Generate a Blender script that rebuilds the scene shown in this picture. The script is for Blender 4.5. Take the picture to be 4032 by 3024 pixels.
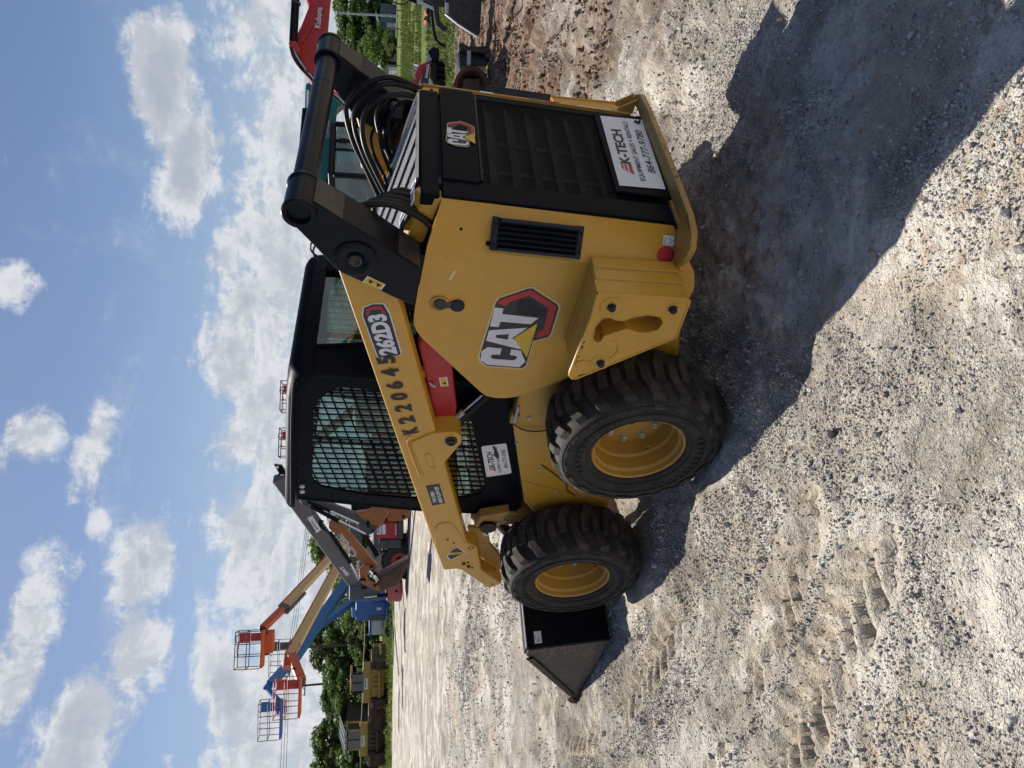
import bpy, math, random
import numpy as np
from mathutils import Vector, Matrix
random.seed(7); np.random.seed(7)
S = bpy.context.scene
for o in list(bpy.data.objects): bpy.data.objects.remove(o)
C = S.collection
rad = math.radians

# ---------------------------------------------------------------- camera
FPX = 2940.7                                    # focal length in pixels of the 4032 px wide photograph
YAW, PIT, ROLL = rad(-42.634), rad(10.910), rad(3.944)
CAM_M = Vector((-2.5957, 2.8094, 1.6479))       # camera in the loader's own frame
TILT = rad(3.14)                                # the loader stands on ground that rises to the left of the view
FH = Vector((math.cos(YAW), math.sin(YAW), 0)); LH = Vector((-FH.y, FH.x, 0))
RG = Matrix.Rotation(TILT, 3, FH)
_f = Vector((math.cos(YAW)*math.cos(PIT), math.sin(YAW)*math.cos(PIT), -math.sin(PIT)))
_r = _f.cross(Vector((0, 0, 1))).normalized(); _u = _r.cross(_f)
_R = math.cos(ROLL)*_r + math.sin(ROLL)*_u; _U = -math.sin(ROLL)*_r + math.cos(ROLL)*_u
VF, VR, VU = RG @ _f, RG @ _R, RG @ _U
CAM = RG @ CAM_M
cd = bpy.data.cameras.new('camera'); co = bpy.data.objects.new('camera', cd); C.objects.link(co)
m3 = Matrix((-VU, VR, -VF)).transposed()        # the phone was held upright and the picture stored on its side
co.matrix_world = Matrix.Translation(CAM) @ m3.to_4x4()
cd.sensor_fit = 'HORIZONTAL'; cd.sensor_width = 36.0; cd.lens = FPX/4032*36.0
cd.clip_start = 0.05; cd.clip_end = 3000
S.camera = co

# ---------------------------------------------------------------- sun, sky, exposure
SUN_M = Vector((0.79, -0.21, 1.0)).normalized()
SUN = (RG @ SUN_M).normalized()
sl = bpy.data.lights.new('sun', 'SUN'); sl.energy = 5.0; sl.angle = rad(0.55); sl.color = (1.0, 0.945, 0.86)
so = bpy.data.objects.new('sun', sl); C.objects.link(so)
so.rotation_euler = (-SUN).to_track_quat('-Z', 'Y').to_euler(); so.location = (0, 0, 30)
S.render.engine = 'CYCLES'
S.view_settings.view_transform = 'Standard'; S.view_settings.look = 'None'
S.view_settings.exposure = 0.32; S.view_settings.gamma = 1.0
W = bpy.data.worlds.new('World'); S.world = W; W.use_nodes = True

class NT:
    """small node tree helper"""
    def __init__(s, tree): s.t = tree; s.n = tree.nodes; s.l = tree.links
    def new(s, kind, **kw):
        n = s.n.new(kind)
        for k, v in kw.items(): setattr(n, k, v)
        return n
    def put(s, sock, v):
        if isinstance(v, bpy.types.NodeSocket): s.l.new(v, sock)
        elif v is not None:
            try: sock.default_value = v
            except Exception: sock.default_value = (v, v, v)
    def math(s, op, a, b=None, c=None, clamp=False):
        n = s.new('ShaderNodeMath', operation=op, use_clamp=clamp)
        for i, v in enumerate((a, b, c)):
            if v is not None: s.put(n.inputs[i], v)
        return n.outputs[0]
    def vmath(s, op, a, b=None):
        n = s.new('ShaderNodeVectorMath', operation=op)
        s.put(n.inputs[0], a)
        if b is not None: s.put(n.inputs[1], b)
        return n.outputs['Value'] if op in ('DOT_PRODUCT', 'LENGTH', 'DISTANCE') else n.outputs[0]
    def noise(s, vec, scale, detail=4, rough=.55, dist=0., lac=2.0):
        n = s.new('ShaderNodeTexNoise'); s.put(n.inputs['Vector'], vec)
        n.inputs['Scale'].default_value = scale; n.inputs['Detail'].default_value = detail
        n.inputs['Roughness'].default_value = rough; n.inputs['Distortion'].default_value = dist; n.inputs['Lacunarity'].default_value = lac
        return n.outputs['Fac']
    def voro(s, vec, scale, feat='F1', out='Distance', rnd=1.0):
        n = s.new('ShaderNodeTexVoronoi', feature=feat); s.put(n.inputs['Vector'], vec)
        n.inputs['Scale'].default_value = scale; n.inputs['Randomness'].default_value = rnd
        return n.outputs[out]
    def ramp(s, fac, stops, interp='LINEAR'):
        n = s.new('ShaderNodeValToRGB'); s.put(n.inputs[0], fac); e = n.color_ramp.elements; n.color_ramp.interpolation = interp
        while len(e) < len(stops): e.new(0.5)
        for i, (p, c) in enumerate(stops):
            e[i].position = p; e[i].color = (c, c, c, 1) if not hasattr(c, '__len__') else (*c[:3], 1)
        return n.outputs[0]
    def mix(s, fac, a, b, mode='MIX'):
        n = s.new('ShaderNodeMix', data_type='RGBA', blend_type=mode)
        s.put(n.inputs['Factor'], fac)
        for k, v in ((6, a), (7, b)):
            if hasattr(v, '__len__') and not isinstance(v, bpy.types.NodeSocket): v = (*v[:3], 1)
            s.put(n.inputs[k], v)
        return n.outputs[2]
    def maprange(s, v, a, b, c=0., d=1., smooth=True):
        n = s.new('ShaderNodeMapRange', interpolation_type='SMOOTHSTEP' if smooth else 'LINEAR')
        s.put(n.inputs[0], v)
        for i, q in enumerate((a, b, c, d)): n.inputs[i+1].default_value = q
        return n.outputs[0]
    def bump(s, h, strength=.5, dist=.01, normal=None):
        n = s.new('ShaderNodeBump'); s.put(n.inputs['Height'], h); n.inputs['Strength'].default_value = strength; n.inputs['Distance'].default_value = dist
        if normal is not None: s.put(n.inputs['Normal'], normal)
        return n.outputs[0]

def sky():
    t = NT(W.node_tree); t.n.clear()
    out = t.new('ShaderNodeOutputWorld'); bg = t.new('ShaderNodeBackground'); bg.inputs['Strength'].default_value = 0.058
    st = t.new('ShaderNodeTexSky', sky_type='NISHITA'); st.sun_disc = False
    st.sun_elevation = math.asin(SUN.z); st.sun_rotation = math.atan2(SUN.x, SUN.y)
    st.altitude = 200; st.air_density = 1.0; st.dust_density = 1.0; st.ozone_density = 1.6
    tc = t.new('ShaderNodeTexCoord'); d = t.vmath('NORMALIZE', tc.outputs['Generated'])
    # heading and height of a direction, measured round the heading of the view
    fa = t.vmath('DOT_PRODUCT', d, tuple(FH)); lb = t.vmath('DOT_PRODUCT', d, tuple(LH))
    sep = t.new('ShaderNodeSeparateXYZ'); t.put(sep.inputs[0], d); z = sep.outputs[2]
    az = t.math('ARCTAN2', lb, fa); el = t.math('ARCSINE', z)
    comb = t.new('ShaderNodeCombineXYZ'); t.put(comb.inputs[0], az); t.put(comb.inputs[1], el)
    # warp for ragged outlines
    zc = t.math('MAXIMUM', z, 0.06)
    cv = t.new('ShaderNodeCombineXYZ')
    t.put(cv.inputs[0], t.math('DIVIDE', fa, t.math('ADD', zc, .25))); t.put(cv.inputs[1], t.math('DIVIDE', lb, t.math('ADD', zc, .25))); t.put(cv.inputs[2], t.math('MULTIPLY', z, 1.5))
    P = cv.outputs[0]
    big = t.noise(P, 3.4, 8, .62, .35); fine = t.noise(d, 22.0, 9, .68, .35); mid = t.noise(P, 1.3, 3, .5)
    mask = None
    for (a, e, ra, re, rot, w) in CLOUDS:
        ca, sa = math.cos(rot), math.sin(rot)
        da = t.math('SUBTRACT', az, a); de = t.math('SUBTRACT', el, e)
        x = t.math('MULTIPLY_ADD', da, ca/ra, t.math('MULTIPLY', de, sa/ra)); y = t.math('MULTIPLY_ADD', da, -sa/re, t.math('MULTIPLY', de, ca/re))
        r2 = t.math('ADD', t.math('MULTIPLY', x, x), t.math('MULTIPLY', y, y))
        g = t.math('MULTIPLY', t.math('POWER', 2.718, t.math('MULTIPLY', r2, -1.0)), w)
        mask = g if mask is None else t.math('MAXIMUM', mask, g)
    # behind the camera the same kind of broken cloud goes on
    back = t.math('MULTIPLY', t.maprange(t.math('ABSOLUTE', az), .62, .95), t.maprange(mid, .50, .74, 0, .50))
    low = t.maprange(el, 0.10, 0.29, .74, 0.0)                      # bank of cloud along the horizon
    mask = t.math('MAXIMUM', t.math('MAXIMUM', mask, back), low)
    dens = t.math('ADD', mask, t.math('MULTIPLY', t.math('SUBTRACT', big, .5), 1.45))
    dens = t.math('ADD', dens, t.math('MULTIPLY', t.math('SUBTRACT', fine, .5), 1.15))
    # light comes from above: compare with the density a little towards the sun
    up_ = t.vmath('ADD', P, (0.0, 0.0, .10)); upd = t.vmath('ADD', d, tuple(SUN*.016))
    lit = t.math('ADD', t.math('MULTIPLY', t.math('SUBTRACT', big, t.noise(up_, 3.4, 8, .62, .35)), 2.2), t.math('MULTIPLY', t.math('SUBTRACT', fine, t.noise(upd, 22.0, 9, .68, .35)), 2.6))
    cover = t.maprange(dens, .36, .74, 0, 1)
    veil = t.math('MULTIPLY', t.maprange(t.noise(P, 1.9, 7, .7, .9), .52, .74), t.maprange(fine, .35, .62, .05, .34))
    cover = t.math('MAXIMUM', cover, veil)
    thick = t.maprange(dens, .66, 1.15, 0, 1)
    white = t.mix(thick, (10.8, 11.0, 11.3), (6.4, 7.0, 7.9))
    white = t.mix(t.maprange(lit, -.32, .26), t.mix(.62, white, (5.6, 6.3, 7.3)), white)
    haze = t.maprange(el, -0.02, 0.36, .50, 0.0)
    skyc = t.mix(haze, t.mix(1.0, st.outputs[0], (.90, .99, 1.13), 'MULTIPLY'), (6.9, 8.2, 10.0))
    col = t.mix(t.math('MULTIPLY', cover, .93), skyc, white)
    t.l.new(col, bg.inputs['Color']); t.l.new(bg.outputs[0], out.inputs[0])

def direction(px, py):
    """direction of a pixel of the photograph -> (azimuth to the left of the view, height) for the clouds"""
    d = VF + VR*((3024-py-1512)/FPX) - VU*((px-2016)/FPX); d.normalize()
    return math.atan2(d.dot(LH), d.dot(FH)), math.asin(d.z)
CLOUDS = []
for (px, py, hl, hw, rot, w) in [   # centre, half length across / half height in pixels, slope, weight
        (640, 330, 330, 150, .10, 1.0), (760, 640, 360, 150, .22, 1.0), (600, 170, 150, 110, .0, .85), (930, 950, 220, 110, .35, .8),
        (60, 1130, 150, 130, 0, .75), (150, 1720, 150, 110, .25, .8), (390, 1760, 300, 90, .1, .82), (390, 2060, 120, 70, .0, .6),
        (560, 2230, 260, 160, .0, .95), (530, 2560, 300, 150, .1, .9), (330, 2880, 300, 200, .3, 1.0), (80, 2560, 420, 130, .2, .95),
        (250, 2320, 220, 70, .3, .62), (890, 2700, 260, 120, -.25, .95), (960, 2080, 330, 120, .0, .85), (900, 1420, 260, 130, -.1, .95),
        (1000, 1180, 200, 130, .2, .9), (960, 1700, 300, 110, .0, .85), (1130, 520, 420, 130, .0, .62), (1060, 240, 200, 80, .1, .55),
        (1150, 2850, 300, 90, .0, .6), (30, 600, 200, 60, .2, .42), (1080, 2300, 260, 90, .0, .8)]:
    a, e = direction(px, py)
    k = 1.0 if px > 800 else .84
    CLOUDS.append((a, e, hl*k/FPX, hw*k/FPX, rot, w))
sky()
# ---------------------------------------------------------------- helpers
def at(px, py, depth):
    """world point seen at a pixel of the photograph, at a given depth (metres along the view)"""
    return CAM + (VF + VR*((3024-py-1512)/FPX) - VU*((px-2016)/FPX))*depth
B0 = -(CAM.dot(LH)) ; A0 = -(CAM.dot(FH))
def height(x, y):
    """ground height (numpy or float)"""
    a = (x-CAM.x)*FH.x + (y-CAM.y)*FH.y; b = (x-CAM.x)*LH.x + (y-CAM.y)*LH.y
    bb = b - B0; tn = math.tan(TILT)
    fall = .0095*np.maximum(a-8, 0)
    s = np.maximum(bb-3.3, 0); left = tn*(np.minimum(bb, 3.3) + 3*(1-np.exp(-s/3)))
    s = np.maximum(-bb-1.6, 0); right = tn*bb + tn*(s - 2.2*(1-np.exp(-s/2.2))) - .005*np.maximum(a-8, 0)*np.clip(-bb/6, 0, 1)
    return np.where(bb > 0, left, right) - fall
def onground(px, py, depth):
    p = at(px, py, depth); return Vector((p.x, p.y, float(height(p.x, p.y))))

class MB:
    def __init__(s): s.v = []; s.f = []
    def add(s, v, f):
        o = len(s.v); s.v += [tuple(q) for q in v]; s.f += [tuple(i+o for i in q) for q in f]; return s
    def box(s, x0, x1, y0, y1, z0, z1, M=None):
        v = [Vector((x, y, z)) for x in (x0, x1) for y in (y0, y1) for z in (z0, z1)]
        if M is not None: v = [M @ q for q in v]
        return s.add(v, [(0, 1, 3, 2), (4, 6, 7, 5), (0, 4, 5, 1), (2, 3, 7, 6), (0, 2, 6, 4), (1, 5, 7, 3)])
    def prism(s, poly, a, b, axis='y', fn=None):
        """polygon in the plane across an axis, extruded along it"""
        n = len(poly)
        if axis == 'y': mk = lambda p, q: Vector((p[0], q, p[1]))
        elif axis == 'x': mk = lambda p, q: Vector((q, p[0], p[1]))
        else: mk = lambda p, q: Vector((p[0], p[1], q))
        v = [mk(p, a) for p in poly] + [mk(p, b) for p in poly]
        if fn: v = [fn(q) for q in v]
        f = [tuple(range(n)), tuple(range(2*n-1, n-1, -1))] + [(i, i+n, (i+1) % n+n, (i+1) % n) for i in range(n)]
        return s.add(v, f)
    def plate(s, pts, nrm, th):
        """a flat polygon in space, given thickness along a normal"""
        pts = [Vector(q) for q in pts]; nrm = Vector(nrm).normalized()*th; n = len(pts)
        return s.add(pts + [q+nrm for q in pts], [tuple(range(n)), tuple(range(2*n-1, n-1, -1))] + [(i, i+n, (i+1) % n+n, (i+1) % n) for i in range(n)])
    def tube(s, path, r, n=8, caps=True, flat=None):
        path = [Vector(q) for q in path]; k = len(path)
        rr = r if hasattr(r, '__len__') else [r]*k
        t0 = (path[1]-path[0]).normalized()
        up = Vector((0, 0, 1)) if abs(t0.z) < .9 else Vector((1, 0, 0))
        e1 = t0.cross(up).normalized(); v = []
        for i in range(k):
            t = (path[min(i+1, k-1)]-path[max(i-1, 0)]).normalized()
            e1 = (e1 - t*e1.dot(t)).normalized(); e2 = t.cross(e1)
            for j in range(n):
                w = 2*math.pi*j/n; v.append(path[i]+(e1*math.cos(w)+e2*math.sin(w))*rr[i])
        f = [(i*n+j, i*n+(j+1) % n, (i+1)*n+(j+1) % n, (i+1)*n+j) for i in range(k-1) for j in range(n)]
        if caps: f += [tuple(range(n-1, -1, -1)), tuple(range((k-1)*n, k*n))]
        return s.add(v, f)
    def beam(s, p0, p1, w, h, up=(0, 0, 1)):
        """square section bar between two points: w across, h along the up side"""
        p0, p1 = Vector(p0), Vector(p1); t = (p1-p0).normalized(); e = t.cross(Vector(up))
        if e.length < 1e-4: e = t.cross(Vector((1, 0, 0)))
        e.normalize(); u = e.cross(t)
        v = [p+e*(a*w/2)+u*(b*h/2) for p in (p0, p1) for a, b in ((-1, -1), (1, -1), (1, 1), (-1, 1))]
        return s.add(v, [(3, 2, 1, 0), (4, 5, 6, 7), (0, 1, 5, 4), (1, 2, 6, 5), (2, 3, 7, 6), (3, 0, 4, 7)])
    def lathe(s, prof, org=(0, 0, 0), axis='y', n=40, close=False):
        """profile of (radius, along) turned round an axis"""
        org = Vector(org); v = []
        for (r, h) in prof:
            for j in range(n):
                w = 2*math.pi*j/n; c, d = r*math.cos(w), r*math.sin(w)
                v.append(org + (Vector((c, h, d)) if axis == 'y' else Vector((h, c, d)) if axis == 'x' else Vector((c, d, h))))
        k = len(prof)
        f = [(i*n+j, (i+1)*n+j, (i+1)*n+(j+1) % n, i*n+(j+1) % n) for i in range(k-1) for j in range(n)]
        if close: f += [tuple(range(n)), tuple(range(k*n-1, (k-1)*n-1, -1))]
        return s.add(v, f)
    def disc(s, c, r, h, axis='y', n=24, r2=None):
        return s.lathe([(r, 0), (r if r2 is None else r2, h)], c, axis, n, True)
    def sphere(s, c, r, n=10, m=6, sc=(1, 1, 1)):
        c = Vector(c); v = [c+Vector((0, 0, -r*sc[2]))]
        for i in range(1, m):
            e = -math.pi/2+math.pi*i/m
            v += [c+Vector((r*sc[0]*math.cos(e)*math.cos(2*math.pi*j/n), r*sc[1]*math.cos(e)*math.sin(2*math.pi*j/n), r*sc[2]*math.sin(e))) for j in range(n)]
        v.append(c+Vector((0, 0, r*sc[2]))); k = len(v)-1
        f = [(0, 1+(j+1) % n, 1+j) for j in range(n)] + [(1+i*n+j, 1+i*n+(j+1) % n, 1+(i+1)*n+(j+1) % n, 1+(i+1)*n+j) for i in range(m-2) for j in range(n)]
        f += [(k, k-n+j, k-n+(j+1) % n) for j in range(n)]
        return s.add(v, f)
    def mirror_y(s):
        n = len(s.v); s.v += [(x, -y, z) for x, y, z in s.v]; s.f += [tuple(i+n for i in reversed(q)) for q in list(s.f)]; return s
    def build(s, name, mat, parent=None, bevel=0., smooth=True, angle=38, seg=2):
        me = bpy.data.meshes.new(name)
        off = Vector(parent.get('_at', (0, 0, 0))) if parent is not None else Vector((0, 0, 0))
        me.from_pydata([tuple(Vector(q)-off) for q in s.v], [], s.f); me.update(calc_edges=True)
        import bmesh
        bm = bmesh.new(); bm.from_mesh(me); bmesh.ops.recalc_face_normals(bm, faces=bm.faces); bm.to_mesh(me); bm.free()
        if smooth:
            me.polygons.foreach_set('use_smooth', [True]*len(me.polygons)); me.set_sharp_from_angle(angle=rad(angle))
        me.materials.append(mat)
        o = bpy.data.objects.new(name, me); C.objects.link(o)
        if parent is not None:
            o.parent = parent
            o['_at'] = tuple(off)
        if bevel:
            b = o.modifiers.new('bevel', 'BEVEL'); b.width = bevel; b.segments = seg; b.limit_method = 'ANGLE'; b.angle_limit = rad(40); b.harden_normals = False
        return o
def tag(o, label, cat=None, group=None, kind=None):
    if label: o['label'] = label
    if cat: o['category'] = cat
    if group: o['group'] = group
    if kind: o['kind'] = kind
    return o
def thing(name, label, cat, loc=(0, 0, 0), group=None):
    o = bpy.data.objects.new(name, None); C.objects.link(o); o.location = loc; o['_at'] = tuple(loc); o.empty_display_size = .2
    return tag(o, label, cat, group)
def copy_tree(o, loc, rz=0., label=None):
    r = o.copy(); C.objects.link(r); r.location = loc; r.rotation_euler = (0, 0, rz)
    if label: r['label'] = label
    for ch in list(o.children):
        c = ch.copy(); C.objects.link(c); c.parent = r
        for g in list(ch.children):
            q = g.copy(); C.objects.link(q); q.parent = c
    return r
def smooth_path(pts, k=6):
    P = [Vector(p) for p in pts]; P = [P[0]*2-P[1]] + P + [P[-1]*2-P[-2]]; out = []
    for i in range(1, len(P)-2):
        a, b, c, d = P[i-1:i+3]
        for j in range(k):
            t = j/k; out.append(.5*((2*b)+(c-a)*t+(2*a-5*b+4*c-d)*t*t+(3*b-a-3*c+d)*t**3))
    out.append(P[-2]); return out
def text_into(mb, body, org, xd, yd, width=None, height=None, bold=0., shear=0., th=.002, align='LEFT'):
    """lettering as a thin solid: xd/yd are the directions of the line and of its height"""
    cu = bpy.data.curves.new('lettering', 'FONT'); cu.body = body; cu.size = 1.0; cu.offset = bold; cu.shear = shear; cu.resolution_u = 3
    ob = bpy.data.objects.new('lettering', cu); me = bpy.data.meshes.new_from_object(ob)
    co = np.empty(len(me.vertices)*3); me.vertices.foreach_get('co', co); co = co.reshape(-1, 3)
    faces = [tuple(p.vertices) for p in me.polygons]
    lo, hi = co.min(0), co.max(0); w, h = hi[0]-lo[0], hi[1]-lo[1]
    sy = height/h if height else width/w; sx = width/w if width else sy
    xd, yd = Vector(xd).normalized(), Vector(yd).normalized(); nd = xd.cross(yd)
    dx = {'LEFT': 0, 'CENTER': -w*sx/2}[align]
    org = Vector(org)
    mb.add([org + xd*((c[0]-lo[0])*sx+dx) + yd*((c[1]-lo[1])*sy) + nd*th for c in co], faces)
    bpy.data.objects.remove(ob); bpy.data.curves.remove(cu); bpy.data.meshes.remove(me)
    return mb

# ---------------------------------------------------------------- materials
MATS = {}
def mat(name, col, rough=.5, metal=0., spec=.5, dirt=0., dirtcol=(.16, .12, .085), scale=6., var=.10, bump=0., bscale=60., coat=0., fine=0., streak=0.):
    m = bpy.data.materials.new(name); m.use_nodes = True; t = NT(m.node_tree)
    b = t.n['Principled BSDF']; tc = t.new('ShaderNodeTexCoord'); v = tc.outputs['Object']
    n1 = t.noise(v, scale, 5, .6, .3); n2 = t.noise(v, scale*5.5, 5, .65, .2)
    c = t.mix(t.maprange(n1, .3, .7), tuple(x*(1-var) for x in col), tuple(min(1, x*(1+var)) for x in col))
    r = t.math('MULTIPLY_ADD', t.math('SUBTRACT', n2, .5), .22, rough, clamp=True)
    if dirt:
        dm = t.math('MULTIPLY', t.maprange(t.math('ADD', t.math('MULTIPLY', n1, .6), t.math('MULTIPLY', n2, .5)), .46, .74), dirt)
        c = t.mix(dm, c, dirtcol); r = t.math('MAXIMUM', r, t.math('MULTIPLY', dm, .85))
    if streak:
        mp = t.new('ShaderNodeMapping'); t.put(mp.inputs[0], v); mp.inputs['Scale'].default_value = (9, 9, 1.1); mp.inputs['Rotation'].default_value = (0, .12, 0)
        sk = t.maprange(t.noise(mp.outputs[0], 2.2, 6, .72, .4), .55, .75); blot = t.maprange(t.noise(v, 14, 5, .75, .8), .60, .72)
        scr = t.new('ShaderNodeMapping'); t.put(scr.inputs[0], v); scr.inputs['Scale'].default_value = (1.5, 1.5, 30); scr.inputs['Rotation'].default_value = (0, .7, .3)
        s3 = t.math('MULTIPLY', t.maprange(t.noise(scr.outputs[0], 6, 3, .6, .6), .70, .74), t.maprange(t.noise(v, 4, 3), .52, .6))
        c = t.mix(t.math('MULTIPLY', sk, streak), c, dirtcol); c = t.mix(t.math('MULTIPLY', blot, streak*.8), c, (.20, .14, .08)); c = t.mix(t.math('MULTIPLY', s3, .55), c, (.62, .48, .25))
        r = t.math('MAXIMUM', r, t.math('MULTIPLY', sk, .7))
    if fine:
        n3 = t.noise(v, 260, 3, .6); c = t.mix(t.math('MULTIPLY', t.maprange(n3, .5, .72), fine), c, dirtcol)
    t.l.new(c, b.inputs['Base Color']); t.l.new(r, b.inputs['Roughness'])
    b.inputs['Metallic'].default_value = metal; b.inputs['Specular IOR Level'].default_value = spec; b.inputs['Coat Weight'].default_value = coat
    if bump: t.l.new(t.bump(t.noise(v, bscale, 4, .6), bump, .006), b.inputs['Normal'])
    MATS[name] = m; return m
YEL = mat('yellow_paint', (.63, .335, .036), .40, dirt=.22, dirtcol=(.36, .215, .065), scale=3.2, var=.06, coat=.12, fine=.14, streak=.22)
YELD = mat('worn_yellow_paint', (.50, .28, .06), .5, dirt=.62, dirtcol=(.20, .12, .065), scale=7, var=.1)
BLK = mat('black_paint', (.0045, .0060, .0095), .32, spec=.16, dirt=.10, dirtcol=(.030, .027, .026), scale=4, var=.2)
CABM = mat('charcoal_paint', (.0045, .0062, .0105), .46, spec=.05, dirt=.07, dirtcol=(.025, .024, .025), scale=5, var=.15)
PLAS = mat('dark_plastic', (.022, .030, .043), .5, spec=.15, dirt=.3, dirtcol=(.07, .06, .05), scale=8, var=.15)
DUSTB = mat('dusty_black_steel', (.018, .017, .017), .5, dirt=.65, dirtcol=(.085, .064, .048), scale=9, var=.2)
HOSE = mat('hose_rubber', (.008, .008, .009), .38, spec=.25, dirt=.14, dirtcol=(.05, .042, .035), scale=20, var=.2)
RUB = mat('tyre_rubber', (.016, .0155, .0155), .78, dirt=.55, dirtcol=(.070, .052, .040), scale=11, var=.25, bump=.35, bscale=130, fine=.35)
LUG = mat('dusty_tread_rubber', (.026, .023, .021), .85, dirt=.70, dirtcol=(.105, .083, .062), scale=14, var=.25, bump=.4, bscale=90, fine=.3)
RIMY = mat('rim_yellow', (.50, .28, .045), .48, dirt=.35, dirtcol=(.22, .14, .07), scale=9, var=.07)
GLASS = bpy.data.materials.new('tinted_glass'); GLASS.use_nodes = True
def _glass(m, tint, alpha):
    t = NT(m.node_tree); t.n.clear(); out = t.new('ShaderNodeOutputMaterial')
    tr = t.new('ShaderNodeBsdfTransparent'); tr.inputs[0].default_value = (*tint, 1)
    gl = t.new('ShaderNodeBsdfGlossy'); gl.inputs['Roughness'].default_value = .03; gl.inputs[0].default_value = (1, 1, 1, 1)
    g = t.new('ShaderNodeNewGeometry'); cs = t.math('ABSOLUTE', t.vmath('DOT_PRODUCT', g.outputs['Normal'], g.outputs['Incoming']))
    fr = t.math('MULTIPLY_ADD', t.math('POWER', t.math('SUBTRACT', 1, cs, clamp=True), 5), .96, .04)
    mx = t.new('ShaderNodeMixShader'); t.l.new(t.math('ADD', fr, alpha), mx.inputs[0])
    t.l.new(tr.outputs[0], mx.inputs[1]); t.l.new(gl.outputs[0], mx.inputs[2]); t.l.new(mx.outputs[0], out.inputs[0])
_glass(GLASS, (.30, .46, .48), .05)
CGLASS = bpy.data.materials.new('clear_glass'); CGLASS.use_nodes = True; _glass(CGLASS, (.56, .66, .65), .03)
DGLASS = bpy.data.materials.new('dark_glass'); DGLASS.use_nodes = True; _glass(DGLASS, (.10, .16, .17), .05)
CHR = mat('chrome_rod', (.75, .77, .80), .14, metal=1., var=.04)
STEEL = mat('bare_steel', (.55, .55, .56), .45, metal=.55, dirt=.3, dirtcol=(.2, .15, .11), var=.15)
GALV = mat('bright_steel_mesh', (.62, .62, .64), .35, metal=.9, var=.15, dirt=.2)
RED = mat('brace_red', (.42, .018, .028), .45, var=.08, dirt=.15, dirtcol=(.2, .06, .04))
REDD = mat('decal_red', (.46, .015, .02), .4, var=.03)
WHT = mat('decal_white', (.78, .78, .80), .45, var=.03)
SILV = mat('decal_silver', (.66, .66, .72), .35, var=.06, metal=.15)
INK = mat('decal_black', (.010, .010, .012), .5, var=.05)
NAVY = mat('decal_dark', (.014, .018, .024), .45, var=.1)
DYEL = mat('decal_yellow', (.70, .45, .03), .4, var=.12, scale=10)
CREAMD = mat('decal_cream', (.72, .55, .28), .45, var=.05)
GRND = mat('decal_green', (.02, .20, .06), .5, var=.05)
RUST = mat('rusty_steel', (.12, .055, .028), .8, dirt=.7, dirtcol=(.045, .03, .024), scale=9, var=.35, bump=.4, bscale=60)
BRONZE = mat('muddy_bucket_steel', (.10, .052, .026), .62, dirt=.5, dirtcol=(.045, .03, .022), scale=4, var=.3)
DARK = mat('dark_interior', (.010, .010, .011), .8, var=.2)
SEAT = mat('seat_vinyl', (.02, .02, .022), .6, var=.15)
# ---------------------------------------------------------------- ground
def vnoise(x, y, seed=0):
    """smooth value noise on arrays"""
    xi = np.floor(x).astype(np.int64); yi = np.floor(y).astype(np.int64); fx = x-xi; fy = y-yi
    def h(i, j):
        n = (i*374761393 + j*668265263 + seed*1442695041) & 0xffffffff
        n = ((n ^ (n >> 13))*1274126177) & 0xffffffff
        return ((n ^ (n >> 16)) & 0xffff)/65535.0
    u = fx*fx*(3-2*fx); v = fy*fy*(3-2*fy)
    return (h(xi, yi)*(1-u)+h(xi+1, yi)*u)*(1-v) + (h(xi, yi+1)*(1-u)+h(xi+1, yi+1)*u)*v
def fbm(x, y, s, o=4, seed=0):
    r = 0; a = 1; t = 0
    for i in range(o):
        r = r + a*vnoise(x*s+31.7*i, y*s-17.3*i, seed+i); t += a; a *= .5; s *= 2.07
    return r/t
TRACKS = [   # tyre prints: centre line, width
    ([(3.1, 1.50), (2.3, 1.72), (1.6, 1.82), (.9, 1.80), (.2, 1.68), (-.45, 1.42)], .28),
    ([(2.7, 2.30), (2.0, 2.24), (1.3, 2.22), (.6, 2.15), (-.1, 1.95), (-.7, 1.7)], .28),
    ([(3.2, 1.05), (2.4, 1.25), (1.6, 1.30), (.9, 1.22)], .26),
    ([(4.9, 1.2), (5.6, 0.2), (6.0, -1.2), (7.5, -2.3), (10., -3.0)], .30),
    ([(4.2, 0.4), (5.0, -.7), (5.6, -2.2), (7.0, -3.3), (9.5, -4.1)], .30)]
NEAR_T = 3
PRINT = {}
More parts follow.
